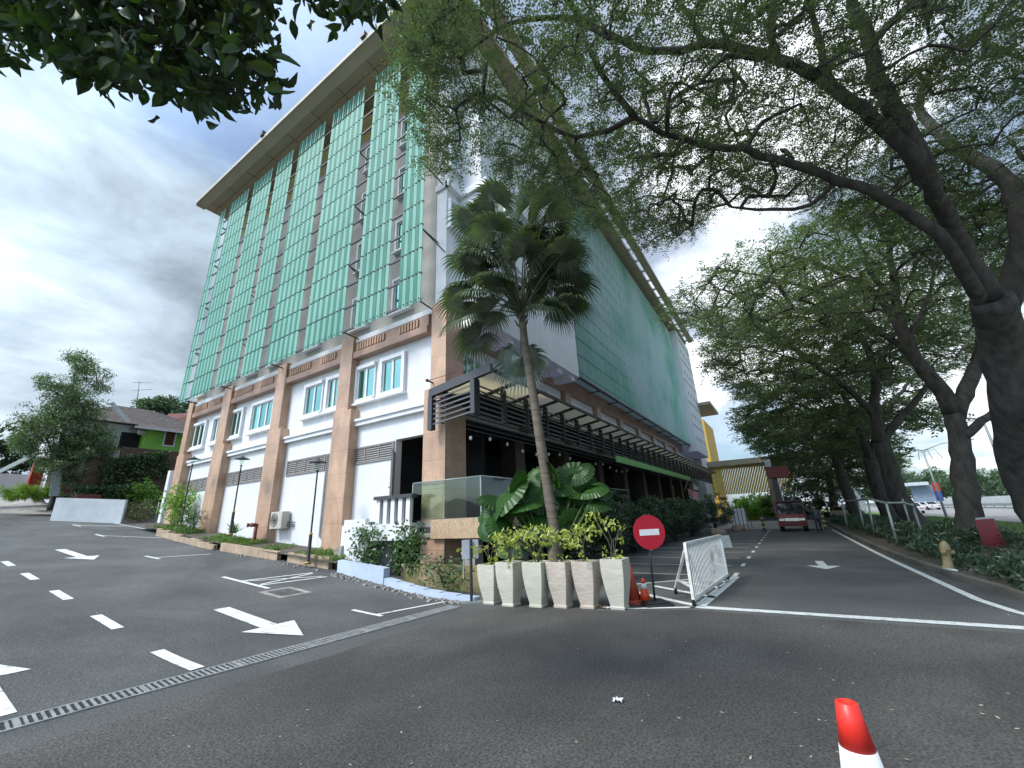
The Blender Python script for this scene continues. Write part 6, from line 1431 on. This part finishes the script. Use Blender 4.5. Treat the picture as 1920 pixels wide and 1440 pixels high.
q = onz(1712, 963); car((q[0], q[1], .02), rad(4), carwhite, 'white car driving on the main road beyond the pipe frame')
for (px, py, pm, lab) in ((1740, 953, carwhite, 'white parked car below the striped banner pole'), (1727, 952, cargrey, 'grey parked car left of the banner pole'), (1590, 968, carwhite, 'white car half hidden by the far trunks')):
    q = onz(px, py, .3); car((q[0], q[1], .02), rad(20), pm, lab)
# lamp posts with banners
for (bx, by, tx, ty, X, bx2, by2, lab) in ((1768, 950, 1733, 845, 60, 1758, 922, 'tall street light with red and blue banner left of the second trunk'), (1910, 950, 1862, 785, 46, 1904, 900, 'tall street light with red and blue banner at the right edge')):
    a_, t_p = onx(bx, by, X), onx(tx, ty, X); root = thing('street_light', lab, 'street light', (0, 0, 0), 'street lights with banners')
    a_ = np.array([a_[0], a_[1], 0]); t_p = np.array([a_[0], a_[1], t_p[2]])
    b = MB(); b.tube([a_, t_p], [.12, .07], 8); b.build('pole', galv, root)
    for s_ in (-1, 1):
        b = MB(); L2 = 3.6; b.tube([t_p, t_p + [0, s_ * 1.5, .55], t_p + [0, s_ * L2, .7]], [.06, .05, .04], 6); b.build('arm', galv, root)
        b = MB(); b.box(t_p[0] - .15, t_p[0] + .15, t_p[1] + s_ * L2 - .4, t_p[1] + s_ * L2 + .4, t_p[2] + .62, t_p[2] + .76); b.build('lamp_head', galv, root)
    for s_ in (-1, -.4, .4, 1): b = MB(); b.tube([t_p + [0, 0, -.2], t_p + [0, s_ * .9, .1], t_p + [0, s_ * 1.3, -.9]], .03, 5); b.build('scroll', galv, root)
    zb_ = onx(bx2, by2, X)[2]; b = MB(); b.box(a_[0] - .03, a_[0] + .03, a_[1] - .27, a_[1] + .27, zb_ + .05, zb_ + .9); b.build('red_banner', redfl, root)
    b = MB(); b.box(a_[0] - .03, a_[0] + .03, a_[1] - .27, a_[1] + .27, zb_ - .9, zb_ + .05); b.build('blue_banner', bluefl, root); rebase(root, tuple(a_))
# bus shelter canopy over the road
root = thing('roadside_canopy', 'pale flat roadside canopy on grey piers across the main road', 'canopy')
a_, c_ = onx(1600, 912, 110), onx(1735, 905, 110); b = MB(); b.box(108, 113, c_[1], a_[1], a_[2] - .6, a_[2]); b.build('roof', mat('pale_canopy', (.50, .55, .57), None, 2, .6), root)
for px in (1612, 1655, 1730): q = onx(px, 930, 110); b = MB(); b.box(110, 110.8, q[1] - .5, q[1] + .5, 0, a_[2] - .6); b.build('pier', cargrey, root)
q = onx(1730, 925, 110); b = MB(); b.box(109.5, 109.8, q[1] - 1.6, q[1] + 1.6, a_[2] - 4, a_[2] - .6); b.build('panel', mat('blue_grey_panel', (.20, .27, .34), None, 2, .6), root); rebase(root)
# white site hoarding across the road and bushes behind it
b = MB(); b.box(60, 260, -48.2, -48, 0, 1.9); rebase(tag(b.build('hoarding', mat('hoarding_white', (.58, .60, .58), (.50, .52, .50), .3, .7)), 'long white hoarding on the far side of the main road', 'hoarding'))
rb = np.random.default_rng(88)
for i in range(16):
    X = 92 + i * 9 + rb.normal() * 2; px = 1590 + i * 25 + rb.normal() * 6
    Y = -52 - rb.random() * 14; p_ = None
    d = ray(px, 930); t = Y / d[1] if d[1] < -1e-3 else 300; t = min(t, 400); P0 = C0 + t * d; hgt = t * .058 * (.85 + .5 * rb.random()); 
    base = np.array([P0[0], P0[1], 0]); q = base + [0, 0, hgt * .62]; rad_ = hgt * .75
    tree('roadside_tree', 'hazy green %s tree beyond the main road, %s' % (('broad', 'pointed', 'rounded', 'feathery')[i % 4], ('left of the canopy', 'behind the canopy', 'above the parked cars', 'between the two banner poles')[min(3, i // 4)]), [([base, (base + q) / 2, q + [0, 0, hgt * .3]], .25, .05)], cloud(q, (rad_, rad_, hgt * .45), 90, rb, .5), 40, (hgt * .13, hgt * .13, hgt * .11), hgt * .075, hgt * .03, leaf_bg, 'hazy trees beyond the main road', 400 + i, base, 1.0, .02)
# ---------------------------------------------------------------- flag, litter
root = thing('flag', 'small drooping red and white striped flag below the canopy', 'flag')
q = onx(1303, 920, 41); b = MB(); b.tube([q + [0, .9, 0], q + [0, .5, .9]], .025, 6); b.build('staff', whitet, root)
b = MB()
for k in range(8):
    z = q[2] + .3 - k * .10
    for i in range(5):
        y0 = q[1] + .6 - i * .17; dz = -.09 * i; dx = .05 * math.sin(i * 1.5 + k * .3); dx2 = .05 * math.sin((i + 1) * 1.5 + k * .3)
        b.add([(q[0] + dx, y0, z + dz), (q[0] + dx2, y0 - .17, z + dz - .09), (q[0] + dx2, y0 - .17, z + dz - .19), (q[0] + dx, y0, z + dz - .10)], [(0, 1, 2, 3)], k % 2)
b.build('cloth', [redfl, whitesign, bluefl], root); rebase(root)
def litter(label, px, py, w_, l_, m, name='paper_scrap', cat='litter', z=.008):
    q = onz(px, py); b = MB(); n = 5; rg2 = random.Random(int(px)); vs = [(q[0] + l_ * (i / n - .5) + rg2.uniform(-.01, .01), q[1] + w_ * (j / n - .5) + rg2.uniform(-.01, .01), z + rg2.uniform(0, .03)) for i in range(n + 1) for j in range(n + 1)]
    b.add(vs, [(i * (n + 1) + j, i * (n + 1) + j + 1, (i + 1) * (n + 1) + j + 1, (i + 1) * (n + 1) + j) for i in range(n) for j in range(n)]); return rebase(tag(b.build(name, m), label, cat))
litter('crumpled white paper scrap on the worn asphalt', 1158, 1317, .10, .07, whitesign)
litter('blue and white wrapper between the last two planters', 1141, 1141, .16, .14, mat('blue_wrapper', (.25, .33, .6), (.6, .6, .6), 20, .5), 'wrapper')
litter('crumpled brown packet beside the blue wrapper', 1131, 1140, .14, .12, mat('brown_packet', (.30, .19, .10), None, 9, .7), 'packet')
leafp = []
for _ in range(80):
    px, py = rs.uniform(0, 1920), rs.uniform(1150, 1440)
    q = onz(px, py); leafp.append((q[0], q[1], zg(q[0], q[1]) + .012))
V, F = leaves_at(np.array(leafp), 1, .01, .034, .016, .1); tag(np_mesh('fallen_leaves', V, F, leafmat('dry_leaf', (.30, .26, .14), (.62, .58, .45), .2, .05)), 'small dry leaves and pale chips scattered over the asphalt', 'fallen leaves', kind='stuff')
# everything single-mesh keeps its origin at its own base
for o in list(SC.objects):
    if o.type == 'MESH' and o.parent is None and o.get('kind') is None and o.location.length < 1e-6 and not o.modifiers: rebase(o)
